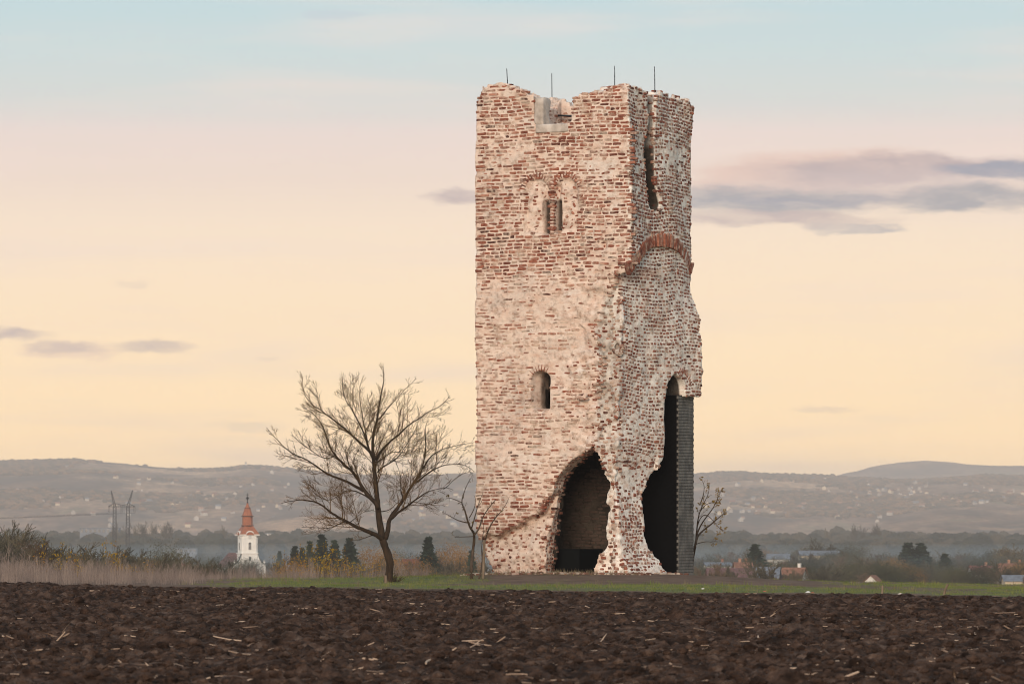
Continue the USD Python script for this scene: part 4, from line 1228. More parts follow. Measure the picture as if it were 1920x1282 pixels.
def clod_mesh(seed):
    m = trimesh.creation.icosphere(2)
    p = np.array(m.vertices)
    n = meshkit.fbm(p * 1.6 + seed * 5, 3, seed)
    p = p * (.55 + .9 * n[:, None]) * np.array([1.15, 1.0, .75])
    p += (meshkit.noise(p * 5, seed)[:, None] - .5) * .22
    return p, np.array(m.faces)


nC = 70000
cy = 46 + (rg.random(nC) ** 1.2) * 92
cx = rg.uniform(-1, 1, nC) * np.minimum(23, cy * .125 + 1)
ok = cy < edge(cx) + .4
cx, cy = cx[ok], cy[ok]
cs = np.clip(rg.lognormal(math.log(.026), .5, len(cx)), .010, .10) * np.where(cy > edge(cx) - 4, .6, 1)
scatter('soil_clods', [clod_mesh(s) for s in range(6)], [SOIL] * 6, np.column_stack([cx, cy, FZ(cx, cy) + cs * .25]), rg.uniform(0, 6.28, len(cx)), cs, rg.integers(0, 6, len(cx)), 'loose dark clods of earth strewn over the ploughed field', 'soil')

STRAW = simple('maize_straw', [(.15, (.075, .047, .034)), (.4, (.16, .105, .074)), (.65, (.29, .195, .135)), (.9, (.48, .345, .25))], 5.0, random=1.1, detail=4, rough=.8)


def stalk(rng, L, r, split=False):
    n = 6
    x = np.linspace(-L / 2, L / 2, n)
    p = np.stack([x, .06 * L * np.sin(np.linspace(0, 2.5, n) + rng.uniform(0, 3)), .05 * L * np.cos(np.linspace(0, 2, n) + rng.uniform(0, 3))], 1)
    rr = r * np.array([.9, 1, .85, 1.02, .9, .7])
    v, f = tube(p, rr, 6)
    v[:, 2] = p[:, 2].mean() + (v[:, 2] - p[:, 2].mean()) * (.55 if split else .85)
    parts = [(v, f)]
    if split or rng.random() < .5:                                           # a torn strip of leaf at one end
        s = rng.uniform(.3, .6) * L
        a = rng.normal(0, .4)
        c, w = np.array([L / 2 * .8, 0, 0]), r * .9
        k = np.linspace(0, 1, 4)[:, None]
        d = np.array([math.cos(a), math.sin(a), .3])
        m = c + d * k * s + np.array([0, 0, -.25]) * (k * s) ** 2 / max(s, .01)
        o = np.array([-math.sin(a), math.cos(a), .25]) * w * (1 - k * .8)
        vv = np.vstack([m - o, m + o])
        i = np.arange(3)[:, None]
        parts.append((vv, np.vstack([i + [0, 1, 5], i + [0, 5, 4]])))
    return cat(parts)


stalk_meshes = [stalk(rg, L, r, s) for L, r, s in ((.34, .013, 0), (.22, .012, 0), (.46, .012, 0), (.16, .015, 1), (.28, .017, 1), (.12, .012, 1))]
kinds = []
for k, m in enumerate(stalk_meshes):
    kp = proto(f'maize_stalk_{"abcdef"[k]}')
    usdkit.mesh(stage, str(kp.GetPath()) + '/stem', m, STRAW)
    kinds.append(kp)
nS = 4600
sy = 47 + 84 * rg.random(nS) ** 1.25
sx = rg.uniform(-1, 1, nS) * (sy * .107 + .5)
ok = sy < edge(sx) + .3
sx, sy = sx[ok], sy[ok]
ky = rg.choice(6, len(sx), p=[.2, .22, .1, .2, .12, .16])
ksc = rg.uniform(.5, 1.15, len(sx))
Ls = np.array([.34, .22, .46, .16, .28, .12])[ky] * ksc / sy
vis = (np.abs(sx / sy) * F < 955) & (HY - (FZ(sx, sy) - EYE) / sy * F < 1280)
order = np.argsort(-(Ls * vis))
turn = rg.normal(0, .75, len(sx)) + math.pi * rg.integers(0, 2, len(sx))
# the pieces that stand out in the photograph
MARKED = [(762, 1220, .38, 2.25, 2, 'longest pale maize stalk standing askew in the furrow below the bare tree'), (700, 1197, .30, .7, 0, 'pale maize stalk on the soil straight below the bare tree'), (892, 1119, .34, .1, 2, 'bright maize stalk at the field edge below the sapling'),
          (964, 1157, .16, 1.45, 0, 'short upright maize stub standing in the soil below the breach'), (1180, 1146, .32, 2.8, 0, 'pale maize stalk on the soil below the tower\'s pillar'), (175, 1225, .30, .6, 0, 'brownish maize stalk slanting in the lower left soil'),
          (320, 1149, .30, .05, 0, 'long flat maize stalk on the soil below the church'), (1255, 1215, .22, 1.0, 1, 'slanting maize stalk on the soil below the dark pier'), (1550, 1230, .30, .15, 0, 'flat maize stalk in the soil far below the wooden peg')]
for px, py, L, rz, k, lab in MARKED:
    d = 1.5 * F / (py - HY)
    for _ in range(12):
        x = (px - CX) / F * d
        d = (EYE - float(FZ(x, d))) * F / (py - HY) * .5 + d * .5
    z = float(FZ(x, d))
    flatp = not (k == 0 and py == 1157)
    copy('maize_stalk', kinds[k], lab, 'maize stalk', (x, d, z + (.02 if flatp else .10)), rz if flatp else 0.2, L / [.34, .22, .46, .16, .28, .12][k] * 1.0, tilt=(8, -10 if flatp else -75))
for i in order[:285]:
    copy('maize_stalk', kinds[ky[i]], 'broken straw coloured maize stalk lying among others on the ploughed soil', 'maize stalk', (sx[i], sy[i], float(FZ(sx[i], sy[i])) + .015), turn[i], ksc[i], 'maize stalks lying on the ploughed field', tilt=(rg.normal(0, 20), rg.normal(0, 12)))
rest_ = order[285:]
scatter('crop_residue', stalk_meshes, [STRAW] * 6, np.column_stack([sx[rest_], sy[rest_], FZ(sx[rest_], sy[rest_]) + .008]), turn[rest_], ksc[rest_], ky[rest_], 'small scraps of maize straw strewn over the ploughed field', 'straw', tilt=rg.normal(0, .3, len(rest_)))


def weed_clump(rng, n, h, spread):
    out = []
    for _ in range(n):
        p = np.array([rng.normal(0, spread), rng.normal(0, spread), -.1])
        hh = h * rng.uniform(.55, 1.15)
        q, r = shoot(p, [rng.normal(0, .10), rng.normal(0, .10), 1], hh, .0065, .003, 3, rng, up=.2, kink=.06)
        out.append(tube(q, r, 3, cap=False))
        for _ in range(3):
            k = rng.uniform(.5, .98)
            b = q[0] + (q[-1] - q[0]) * k
            q2, r2 = shoot(b, [rng.normal(0, .6), rng.normal(0, .6), 1], hh * rng.uniform(.10, .25), .004, .003, 2, rng)
            out.append(tube(q2, r2, 3, cap=False))
    return cat(out)


WEED = simple('dry_weed_stems', [(.3, (.13, .10, .088)), (.5, (.205, .16, .142)), (.7, (.27, .21, .175))], .7, random=.4, detail=4)
nW = 5200
wy = rg.uniform(136, 182, nW)
wx = rg.uniform(-19.5, -2.6, nW) * wy / 160
keep = (wy > np.where(wx < -8.6, edge(wx) + .4, 152)) & (rg.random(nW) < np.clip((-2.2 - wx) / 1.5, 0, 1) * np.where(wx < -6, 1, .65))
wx, wy = wx[keep], wy[keep]
scatter('dry_weeds', [weed_clump(rg, 5, h, .12) for h in (.8, .95, .7, 1.1)], [WEED] * 4, np.column_stack([wx, wy, gz(wx, wy)]), rg.uniform(0, 6.28, len(wx)), (.18 + 1.02 * meshkit.fbm(np.stack([wx / .9, wy / 6, 0 * wx], -1), 3, 8)) * rg.uniform(.6, 1.35, len(wx)) * np.interp(wx, [-16, -13.5, -11, -9.5, -8, -5.5, -3], [.80, .60, .48, .42, .40, .52, .52]),
        rg.integers(0, 4, len(wx)), 'dry greyish pink weed stems standing beyond the field at left', 'weeds')

YLEAF = simple('yellow_leaves', [(.3, (.26, .15, .02)), (.5, (.42, .27, .04)), (.7, (.30, .14, .03))], 6.0, leafy=.4, random=.4)


def leafy_shoot(rng, h, nb, nleaf, spread):
    out, tips = [], []
    for _ in range(nb):
        q, r = shoot([rng.normal(0, spread), rng.normal(0, spread), -.1], [rng.normal(0, .15), rng.normal(0, .15), 1], h * rng.uniform(.6, 1.05), .010, .004, 4, rng, up=.2, kink=.07)
        out.append(tube(q, r, 3, cap=False))
        tips += [q[-1 - int(rng.integers(0, 3))] + rng.normal(0, .07, 3) for _ in range(nleaf)]
    return cat(out), leaf_cards(np.array(tips), .038, rng)


shoots = []
for k in range(3):
    kp = proto(f'yellow_shoot_{"abc"[k]}')
    a, b = leafy_shoot(rg, (.95, 1.1, .8)[k], 4, (16, 22, 14)[k], .12)
    usdkit.mesh(stage, str(kp.GetPath()) + '/stems', a, SAPBARK); usdkit.mesh(stage, str(kp.GetPath()) + '/leaves', b, YLEAF)
    shoots.append(kp)
ORD = ['leftmost', 'second', 'third', 'fourth', 'fifth', 'sixth', 'seventh', 'eighth', 'ninth', 'tenth', 'eleventh', 'twelfth', 'thirteenth', 'fourteenth', 'fifteenth', 'sixteenth', 'seventeenth', 'eighteenth', 'nineteenth', 'twentieth']


def nth(k, n):
    return ORD[k] if k == 0 else (ORD[k] + ' from the left' if k < 20 else ('rightmost' if k == n - 1 else ORD[n - 1 - k] + ' from the right'))


for ks_, (px, d, s) in enumerate(sorted([(80, 160, .9), (104, 163, 1.15), (112, 165, 1.1), (134, 160, 1.0), (143, 168, .85), (150, 158, .7), (210, 164, 1.0), (218, 168, 1.25), (222, 160, .9), (250, 158, .8), (272, 160, .75), (590, 165, .95), (605, 160, 1.05), (617, 163, 1.2), (626, 166, 1.2), (640, 158, .9), (652, 164, 1.0), (676, 160, .95), (690, 157, .9), (563, 165, 1.0), (575, 168, 1.05), (548, 160, .8), (520, 166, .75), (705, 158, .8), (660, 155, .7), (632, 156, .6), (600, 156, .6), (612, 155, .5), (648, 156, .6)])):
    x = (px - CX) / F * d
    copy('yellow_leaved_shoot', shoots[int(rg.integers(0, 3))], nth(ks_, 29) + ' of the yellow leaved shoots rising among the dry weeds', 'shrub', (x, d, gz(x, d)), rg.uniform(0, 6), s, 'yellow leaved shoots among the weeds')
bx = W(1, 1, 143)
t = thing('dry_shrub', 'small dark withered shrub at the foot of the bare tree', 'shrub', (float(W(742, 0, 143)[0]), 143, float(gz(W(742, 0, 143)[0], 143))))
q = [shoot([0, 0, -.05], [rg.normal(0, .9), rg.normal(0, .9), 1], rg.uniform(.2, .42), .007, .003, 3, rg) for _ in range(45)]
obj('stems', cat([tube(a, r, 3, cap=False) for a, r in q]), SAPBARK, t)
obj('leaves', leaf_cards(np.array([a[-1] for a, _ in q] + [a[-2] for a, _ in q]), .03, rg), LEAF_BROWN, t, kind='stuff')

rubm = [brick_mesh(np.zeros(3), np.array([1., 0, 0]), np.array([0, 1., 0]), np.array([0, 0, 1.]), L, h, .07) for L, h in ((.16, .10), (.10, .08), (.22, .11))]
RUB = simple('broken_brick', [(.3, (.12, .055, .038)), (.5, (.24, .11, .075)), (.7, (.42, .34, .27))], 3.0, random=.9)
ru = np.concatenate([rg.uniform(-.3, 5.2, 150), rg.uniform(4.7, 5.6, 60)]); rvv = np.concatenate([-np.abs(rg.normal(0, .35, 150)) - .02, rg.uniform(-.2, 3.2, 60)])
rp = TW(ru, rvv, 0)
rs = rg.uniform(.35, 1.1, len(ru))
scatter('fallen_rubble', [(m[0] + [0, 0, .05], m[1]) for m in rubm], [RUB] * 3, np.column_stack([rp[:, 0], rp[:, 1], gz(rp[:, 0], rp[:, 1]) + .0]), rg.uniform(0, 6.28, len(ru)), rs, rg.integers(0, 3, len(ru)), 'broken brick and mortar crumbs fallen along the foot of the tower', 'rubble', tilt=rg.normal(0, .4, len(ru)))
du = rg.uniform(-.6, 5.4, 190); dv = -np.abs(rg.normal(0, .5, 190)) + .05
dp = TW(du, dv, 0)
scatter('dry_tufts', [tuft(rg, 12, .16, .004, .06), tuft(rg, 9, .11, .004, .05)], [DRYG, DRYG], np.column_stack([dp[:, 0], dp[:, 1], gz(dp[:, 0], dp[:, 1])]), rg.uniform(0, 6, 190), rg.uniform(.4, 1.3, 190), rg.integers(0, 2, 190), 'sparse withered grass tufts on the bare earth before the tower', 'grass')
kx_ = rg.uniform(-9, 16, 1500); ky_ = rg.uniform(112, 160, 1500)
kk = (verge(kx_, ky_) > .25) & (meshkit.fbm(np.stack([kx_ / .9, ky_ / 2.5, 0 * kx_], -1), 2, 61) > .52)
kx_, ky_ = kx_[kk], ky_[kk]
scatter('grass_tussocks', [tuft(rg, 16, .19, .004, .07), tuft(rg, 14, .24, .003, .05), tuft(rg, 18, .15, .005, .09)], [GRASS, DRYG, GRASS], np.column_stack([kx_, ky_, gz(kx_, ky_)]), rg.uniform(0, 6.28, len(kx_)), rg.uniform(.4, 1.05, len(kx_)), rg.choice(3, len(kx_), p=[.4, .25, .35]),
        'taller green and withered tussocks standing out of the grass verge', 'grass')
PAPER, REDP = flat('white_litter', (.62, .60, .57), .7), flat('red_litter', (.40, .09, .06), .6)


def litter(label, px, py, d, s, m, seed):
    m_ = trimesh.creation.icosphere(2)
    p = np.array(m_.vertices)
    p = p * (.5 + meshkit.fbm(p * 2 + seed, 3, seed)[:, None]) * np.array([s, s * .7, s * .45])
    x = (px - CX) / F * d
    obj('litter', (p + np.array([x, d, float(max(gz(x, d), 0)) + s * .2]), m_.faces), m, label=label, cat='litter')


litter('crumpled white scrap with bag on the grass right of the pier', 1515, 1108, 121, .065, PAPER, 1)
litter('small red scrap next to the crumpled white one on the grass', 1524, 1109, 120.6, .045, REDP, 2)
litter('tiny white scrap on the grass at the foot of the pier', 1318, 1104, 127, .04, PAPER, 3)
litter('tiny reddish scrap on the grass between the pier and crumpled litter', 1434, 1106, 123, .035, REDP, 4)
litter('pale stone on the grass strip by the upright peg', 1688, 1110, 119, .06, STONE, 5)

# ---------------------------------------------------------------- the valley: trees
rv = np.random.default_rng(404)


def wild_tree(rng, h, levels=(9, 7, 6), narrow=1.0, rmin=.030):
    """A leafless tree of height h: trunk, and limbs with their twigs."""
    q, r = shoot([0, 0, -.3], [rng.normal(0, .05), rng.normal(0, .05), 1], h * (.58 if narrow > .8 else .8), h * .020, h * .005, 7, rng, up=.1, kink=.07)
    trunk = tube(q, r, 5)
    out, tips = [], []

    def grow(path, rad, lev, ln):
        n = levels[lev]
        for k in range(n):
            f = rng.uniform(.25 if lev == 0 else .18, 1.0) ** .8 * (len(path) - 1)
            i = min(int(f), len(path) - 2)
            p = path[i] + (path[i + 1] - path[i]) * (f - i)
            t = path[i + 1] - path[i]; t = t / np.linalg.norm(t)
            d = side_dir(t, rng, rng.uniform(.25, 1.05) * narrow)
            L = ln * rng.uniform(.45, 1.15) * (1.15 - .3 * f / (len(path) - 1))
            a, b = shoot(p, d, L, max(rmin, rad[i] * .5), rmin * .7, 3, rng, up=.30, kink=.16)
            out.append((a, b)); tips.append(a[-1]); tips.append(a[-2])
            if lev + 1 < len(levels):
                grow(a, b, lev + 1, L * .5)
    grow(q, r, 0, h * .42)
    return trunk, cat([tube(a, b, 3, cap=False) for a, b in out]), np.array(tips)


TWIG_A = simple('olive_twigs', [(.3, (.048, .041, .025)), (.7, (.092, .076, .047))], .25, random=.8)
TWIG_B = simple('russet_twigs', [(.3, (.062, .042, .027)), (.7, (.115, .076, .048))], .25, random=.8)
CROWN_O = simple('autumn_crown', [(.3, (.20, .095, .025)), (.5, (.34, .17, .045)), (.7, (.22, .13, .045))], .5, leafy=.25, random=.5)
CROWN_G = simple('olive_crown', [(.3, (.026, .030, .015)), (.5, (.055, .058, .026)), (.7, (.085, .075, .035))], .4, leafy=.2, random=.7)
NEEDLE = simple('spruce_needles', [(.3, (.008, .016, .010)), (.5, (.018, .032, .019)), (.75, (.034, .050, .028))], .8, random=.3)
TRUNKB = flat('far_bark', (.05, .036, .026), .9)


def leaf_mass(rng, c, rad, n, size):
    """Leaf-sized faces in clumps through a crown."""
    k = max(6, n // 45)
    cen = rng.normal(0, 1, (k, 3)); cen /= np.linalg.norm(cen, axis=1, keepdims=True)
    cen *= rng.uniform(.25, .95, (k, 1)) ** .6
    pts = np.repeat(cen, n // k, 0) + rng.normal(0, .17, (n // k * k, 3))
    return leaf_cards(np.asarray(c) + pts * np.asarray(rad), size, rng)


tree_kinds = {}
for nm, m, seeds, h, kw in (('bare_olive', TWIG_A, (1, 2, 3), 10, {}), ('bare_russet', TWIG_B, (4, 5), 10, {}), ('poplar', TWIG_A, (6, 7), 18, dict(narrow=.42))):
    for s in seeds:
        r = np.random.default_rng(1000 + s)
        kp = proto(f'{nm}_{"abcdefgh"[s]}')
        tr, tw, tips = wild_tree(r, h, (17, 13, 13) if h == 10 else (26, 9, 6), **kw)
        usdkit.mesh(stage, f'{kp.GetPath()}/trunk', tr, TRUNKB)
        usdkit.mesh(stage, f'{kp.GetPath()}/crown', tw, m)
        tree_kinds.setdefault(nm, []).append(kp)
for nm, m, n in (('autumn', CROWN_O, 2), ('bushy', CROWN_G, 3)):
    for s in range(n):
        r = np.random.default_rng(1100 + s + (50 if nm == 'bushy' else 0))
        kp = proto(f'{nm}_{"abc"[s]}')
        tr, tw, tips = wild_tree(r, 8.5, (10, 6, 3))
        usdkit.mesh(stage, f'{kp.GetPath()}/trunk', cat([tr, tw]), TRUNKB)
        usdkit.mesh(stage, f'{kp.GetPath()}/crown', cat([leaf_mass(r, (0, 0, 5.8), (3.3, 3.3, 3.2), 8000, .085), leaf_mass(r, (r.normal(0, 1), 1, 4.2), (3.0, 3.0, 2.0), 2600, .085)]), m)
        tree_kinds.setdefault(nm, []).append(kp)


def conifer(r, h, w, tiers=30):
    vs = []
    for k in range(tiers):
        f = (k + r.uniform(0, .6)) / tiers
        z = h * (.07 + .92 * f); R = w * (1 - f) ** 1.1 * r.uniform(.75, 1.15)
        nb = int(6 + 8 * (1 - f))
        for j in range(nb):
            a = r.uniform(0, 6.28); d = np.array([math.cos(a), math.sin(a), 0]); L = R * r.uniform(.6, 1.15) + .1
            n = int(12 + 30 * L / w)
            t = r.random(n) ** .7
            p = np.array([0, 0, z]) + d * (L * t)[:, None] + np.array([0, 0, 1]) * (.10 * L * t - .42 * L * t ** 2 + .10 * L * t ** 4)[:, None]
            p += r.normal(0, .10, (n, 3)) * (1 + .4 * L) * np.array([1, 1, .55])
            vs.append(p)
    return leaf_cards(np.vstack(vs), h * .026, r)


for s in range(3):
    r = np.random.default_rng(1300 + s)
    kp = proto(f'spruce_{"abc"[s]}')
    usdkit.mesh(stage, f'{kp.GetPath()}/trunk', tube(np.array([[0, 0, -.3], [0, 0, 5], [0, 0, 11.3]]), np.array([.22, .14, .03]), 6), TRUNKB)
    usdkit.mesh(stage, f'{kp.GetPath()}/crown', conifer(r, 12, (3.1, 3.5, 2.4)[s]), NEEDLE)
    tree_kinds.setdefault('spruce', []).append(kp)
BASEH = {'bare_olive': 9.9, 'bare_russet': 9.9, 'poplar': 20, 'autumn': 9, 'bushy': 9, 'spruce': 12}


def plant(kind, name, label, px, top, d, group=None, widen=1.0, pick=None):
    """A tree whose top reaches the photograph row top, standing at distance d."""
    x = (px - CX) / F * d
    g = float(gz(x, d))
    h = max(2.0, EYE + (HY - top) / F * d - g)
    s = h / BASEH[kind]
    ks = tree_kinds[kind]
    copy(name, ks[int(rv.integers(0, len(ks))) if pick is None else pick], label, 'tree', (x, d, g), rv.uniform(0, 6.28), (s * widen, s * widen, s), group)


# left thicket
LT = 'bare trees of the thicket at left'
top_l = lambda x: np.interp(x, [-60, 0, 25, 60, 110, 165, 215, 260, 300, 340, 380, 430, 470], [988, 992, 999, 1010, 1024, 1030, 1042, 1034, 1046, 1044, 1056, 1074, 1080])
for k in range(210):
    px = rv.uniform(-70, 385)
    kind = rv.choice(['bare_olive', 'bare_russet', 'bushy'], p=[.72, .28, .0])
    plant(kind, 'thicket_tree', {'bushy': 'dark bushy tree within the thicket beyond the weeds at left'}.get(kind, 'bare brown tree in the thicket beyond the weeds at left'), px, top_l(px) + rv.uniform(0, 24), rv.uniform(430, 640), {'bushy': 'bushy trees of the left thicket'}.get(kind, LT), 1.15)
for k in range(24):
    px = rv.uniform(530, 900)
    plant('bare_olive', 'valley_tree', 'bare brown tree in the valley between church and tower', px, rv.uniform(1040, 1062), rv.uniform(650, 900), 'bare trees between the church and the tower', 1.1)
plant('bushy', 'round_evergreen', 'dark round topped evergreen beside the red roof left of the church', 314, 1020, 720, widen=.85)
for (px, top, d, w, pk, lab) in [(603, 1000, 900, .95, 0, 'tallest dark spruce of the group left of the bare tree'), (627, 1011, 905, .9, 1, 'dark spruce in the middle of the group left of the bare tree'), (655, 1007, 890, 1.0, 1, 'broad dark spruce at the right of the group near the bare tree'),
                                 (581, 1012, 930, .8, 2, 'slim pointed dark spruce left of the tallest spruce'), (553, 1022, 940, .9, 0, 'small dark spruce at the left end of the spruce group'), (567, 1024, 950, .8, 2, 'small narrow spruce second from the left in the spruce group'),
                                 (803, 1004, 820, .92, 0, 'lone dark spruce between the bare tree and the tower'), (884, 1030, 880, .8, 2, 'dark conifer behind the thin sapling by the tower'), (1416, 1019, 1150, 1.5, 1, 'dark spruce above the red roofs right of the tower'),
                                 (1703, 1016, 1400, 1.7, 0, 'left one of the paired dark pines in the right village'), (1726, 1017, 1400, 1.8, 1, 'right one of the paired dark pines in the right village'), (1772, 1037, 1250, 1.5, 1, 'small dark conifer right of the paired pines'), (524, 1032, 1500, .9, 0, 'dark conifer at the end of the church nave')]:
    plant('spruce', 'spruce', lab, px, top, d, widen=w * 1.45, pick=pk)
for (px, top, d, w, lab) in [(765, 1048, 700, 1.2, 'bright orange autumn tree between the bare tree and lone spruce'), (690, 1026, 900, 1.5, 'yellow ochre autumn tree behind the bare tree trunk'), (848, 1020, 950, 1.2, 'tall ochre autumn tree left of the thin sapling'), (720, 1035, 930, 1.2, 'ochre autumn tree just right of the bare tree trunk'),
                             (560, 1050, 640, 1.1, 'ochre shrubby tree below the small spruces'), (870, 1034, 1000, 1.2, 'dull orange tree near the tower\'s left corner')]:
    plant('autumn', 'autumn_tree', lab, px, top, d, widen=w)
for (px, top, d), w_ in zip([(740, 1030, 1250), (780, 1036, 1300), (822, 1028, 1200)], ('left', 'middle', 'right')):
    plant('bushy', 'round_tree', w_ + ' one of the three hazy round trees behind the lone spruce', px, top, d, 'hazy round trees behind the lone spruce', 1.0)
# right village trees
top_r = lambda x: np.interp(x, [1290, 1330, 1400, 1460, 1540, 1620, 1700, 1780, 1860, 1920, 1990], [1034, 1026, 1024, 1030, 1018, 1020, 1022, 1034, 1026, 1022, 1018])
for k in range(240):
    px = rv.uniform(1285, 1990)
    kind = rv.choice(['bare_olive', 'bare_russet', 'bushy', 'autumn'], p=[.52, .17, .27, .04])
    d = rv.uniform(950, 1900)
    lab = {'bushy': 'olive bushy tree among the village roofs right of the tower', 'autumn': 'yellowing tree among the village roofs right of the tower'}.get(kind, 'bare brown tree among the village roofs right of the tower')
    plant(kind, 'village_tree', lab, px, top_r(px) - 3 + np.interp(d, [950, 1900], [34, 2]) + rv.uniform(0, 14), d, {'bushy': 'olive trees in the right village', 'autumn': 'yellowing trees in the right village'}.get(kind, 'bare trees in the right village'), 1.35)
for px, tp_ in ((1330, 1050), (1352, 1056), (1388, 1048), (1428, 1044), (1446, 1052), (1500, 1058)):
    plant('bare_russet' if px % 4 else 'bare_olive', 'village_tree', 'bare shrubby tree in front of the wine red and brown roofs', px, tp_, 860, 'bare trees before the wine red roof', 1.0)
plant('bare_olive', 'tall_bare_tree', 'tallest grey bare tree rising above the village roofs at right', 1545, 999, 1700, widen=1.1, pick=1)
plant('bare_olive', 'tall_bare_tree', 'big bare tree at the right edge of the village', 1900, 1014, 1500, widen=1.2, pick=2)
plant('bare_russet', 'tall_bare_tree', 'reddish brown bare tree above the long red roof', 1490, 1026, 1350, widen=1.5, pick=0)
# left middle distance behind the thicket
for k in range(26):
    px = rv.uniform(-40, 540)
    plant('bare_olive' if k % 3 else 'bushy', 'distant_tree', 'distant tree between the left thicket and blue forest', px, rv.uniform(1034, 1050), rv.uniform(1100, 2100), 'distant trees behind the left thicket', 1.3)
for kp_, (px, top) in enumerate(sorted([(262, 985), (270, 988), (287, 990), (297, 986), (303, 987), (313, 984), (321, 987), (208, 986), (238, 988), (248, 987), (1555, 996), (1603, 989), (1625, 991), (1642, 988), (1648, 990), (420, 990)])):
    plant('poplar', 'poplar', nth(kp_, 16) + ' of the slim poplars rising from the far forest edge', px, top, 3650, 'poplars at the far forest edge', 1.0)

# the dark forest belt across the valley
fx, fy = [], []
for k in range(5200):
    d = rv.uniform(2500, 4350)
    t = rv.uniform(-1250, 1250) / F
    fx.append(t * d); fy.append(d)
fx, fy = np.array(fx), np.array(fy)
keep = meshkit.fbm(np.stack([fx / 350, fy / 500, 0 * fx], -1), 3, 6) > np.interp(fy, [2500, 3300, 3800], [.52, .45, .2])
fx, fy = fx[keep], fy[keep]
FOREST = simple('forest_crowns', [(.3, (.016, .021, .015)), (.5, (.030, .034, .023)), (.75, (.055, .048, .032))], .02, random=.9)


def crown_lump(seed):
    r = np.random.default_rng(seed)
    m = trimesh.creation.icosphere(3)
    p = np.array(m.vertices)
    p = p * (.62 + .75 * meshkit.fbm(p * 2.3 + seed * 3.1, 4, seed)[:, None]) + (meshkit.noise(p * 9, seed)[:, None] - .5) * .22
    stem = tube([[0, 0, -1.6], [0, 0, -.3]], [.07, .05], 5)
    return cat([(p * [1.0, 1.0, .95], np.array(m.faces)), stem])


fs = rv.uniform(3.6, 6.2, len(fx)) * (.75 + .5 * meshkit.fbm(np.stack([fx / 140, fy / 400, 0 * fx], -1), 3, 16))
scatter('forest_belt', [crown_lump(s) for s in range(5)], [FOREST] * 5, np.column_stack([fx, fy, gz(fx, fy) + fs * 1.25]), rv.uniform(0, 6.28, len(fx)), np.column_stack([fs * 1.25, fs * 1.25, fs * rv.uniform(.9, 1.5, len(fx))]), rv.integers(0, 5, len(fx)),
        'dark bluish belt of forest across the valley below the hills', 'forest')

# ---------------------------------------------------------------- houses
TILE = simple('red_roof_tiles', [(.3, (.12, .042, .032)), (.6, (.20, .075, .055)), (.8, (.26, .12, .09))], 1.6, random=.5, detail=5)
TILE2 = simple('brown_roof_tiles', [(.3, (.16, .075, .05)), (.6, (.26, .13, .085)), (.8, (.33, .19, .13))], 1.6, random=.5, detail=5)
WINE = simple('wine_roof_tiles', [(.3, (.085, .045, .045)), (.6, (.14, .075, .072)), (.8, (.19, .11, .10))], 1.6, detail=5)
SLATE = simple('grey_roof', [(.3, (.10, .11, .13)), (.7, (.18, .20, .23))], 1.2)
WALLS = simple('white_walls', [(.3, (.50, .47, .43)), (.7, (.68, .65, .60))], .6, random=.3)
WALLY = simple('cream_walls', [(.3, (.42, .34, .24)), (.7, (.55, .46, .33))], .6)
GLASS = flat('dark_glass', (.018, .022, .028), .15, spec=.6)
FRAME = flat('window_frame', (.55, .53, .50), .6)


def gable_roof(l, w, z, rise, ov=.4, th=.16):
    """A tiled saddle roof (ridge along x) with tile courses as low steps."""
    out = []
    for s in (-1, 1):
        n = 7
        for k in range(n):
            f0, f1 = k / n, (k + 1) / n + .02
            y0, y1 = s * (w / 2 + ov) * (1 - f0), s * (w / 2 + ov) * (1 - min(f1, 1))
            z0, z1 = z - ov * rise / (w / 2) + (rise + ov * rise / (w / 2)) * f0, z - ov * rise / (w / 2) + (rise + ov * rise / (w / 2)) * min(f1, 1)
            x0, x1 = -l / 2 - ov, l / 2 + ov
            t = .05 + .03
            v = np.array([(x0, y0, z0), (x1, y0, z0), (x1, y1, z1), (x0, y1, z1), (x0, y0, z0 + t + .04), (x1, y0, z0 + t + .04), (x1, y1, z1 + t), (x0, y1, z1 + t)])
            f = np.array([(0, 2, 1), (0, 3, 2), (4, 5, 6), (4, 6, 7), (0, 1, 5), (0, 5, 4), (1, 2, 6), (1, 6, 5), (2, 3, 7), (2, 7, 6), (3, 0, 4), (3, 4, 7)])
            out.append((v, f if s < 0 else f[:, ::-1]))
    return cat(out)


def gable_walls(l, w, h, rise):
    v = np.array([(-l / 2, -w / 2, -1), (l / 2, -w / 2, -1), (l / 2, w / 2, -1), (-l / 2, w / 2, -1), (-l / 2, -w / 2, h), (l / 2, -w / 2, h), (l / 2, w / 2, h), (-l / 2, w / 2, h), (-l / 2, 0, h + rise - .05), (l / 2, 0, h + rise - .05)], float)
    f = np.array([(0, 1, 5), (0, 5, 4), (2, 3, 7), (2, 7, 6), (1, 2, 6), (1, 6, 5), (5, 6, 9), (3, 0, 4), (3, 4, 7), (7, 4, 8)])
    return v, f


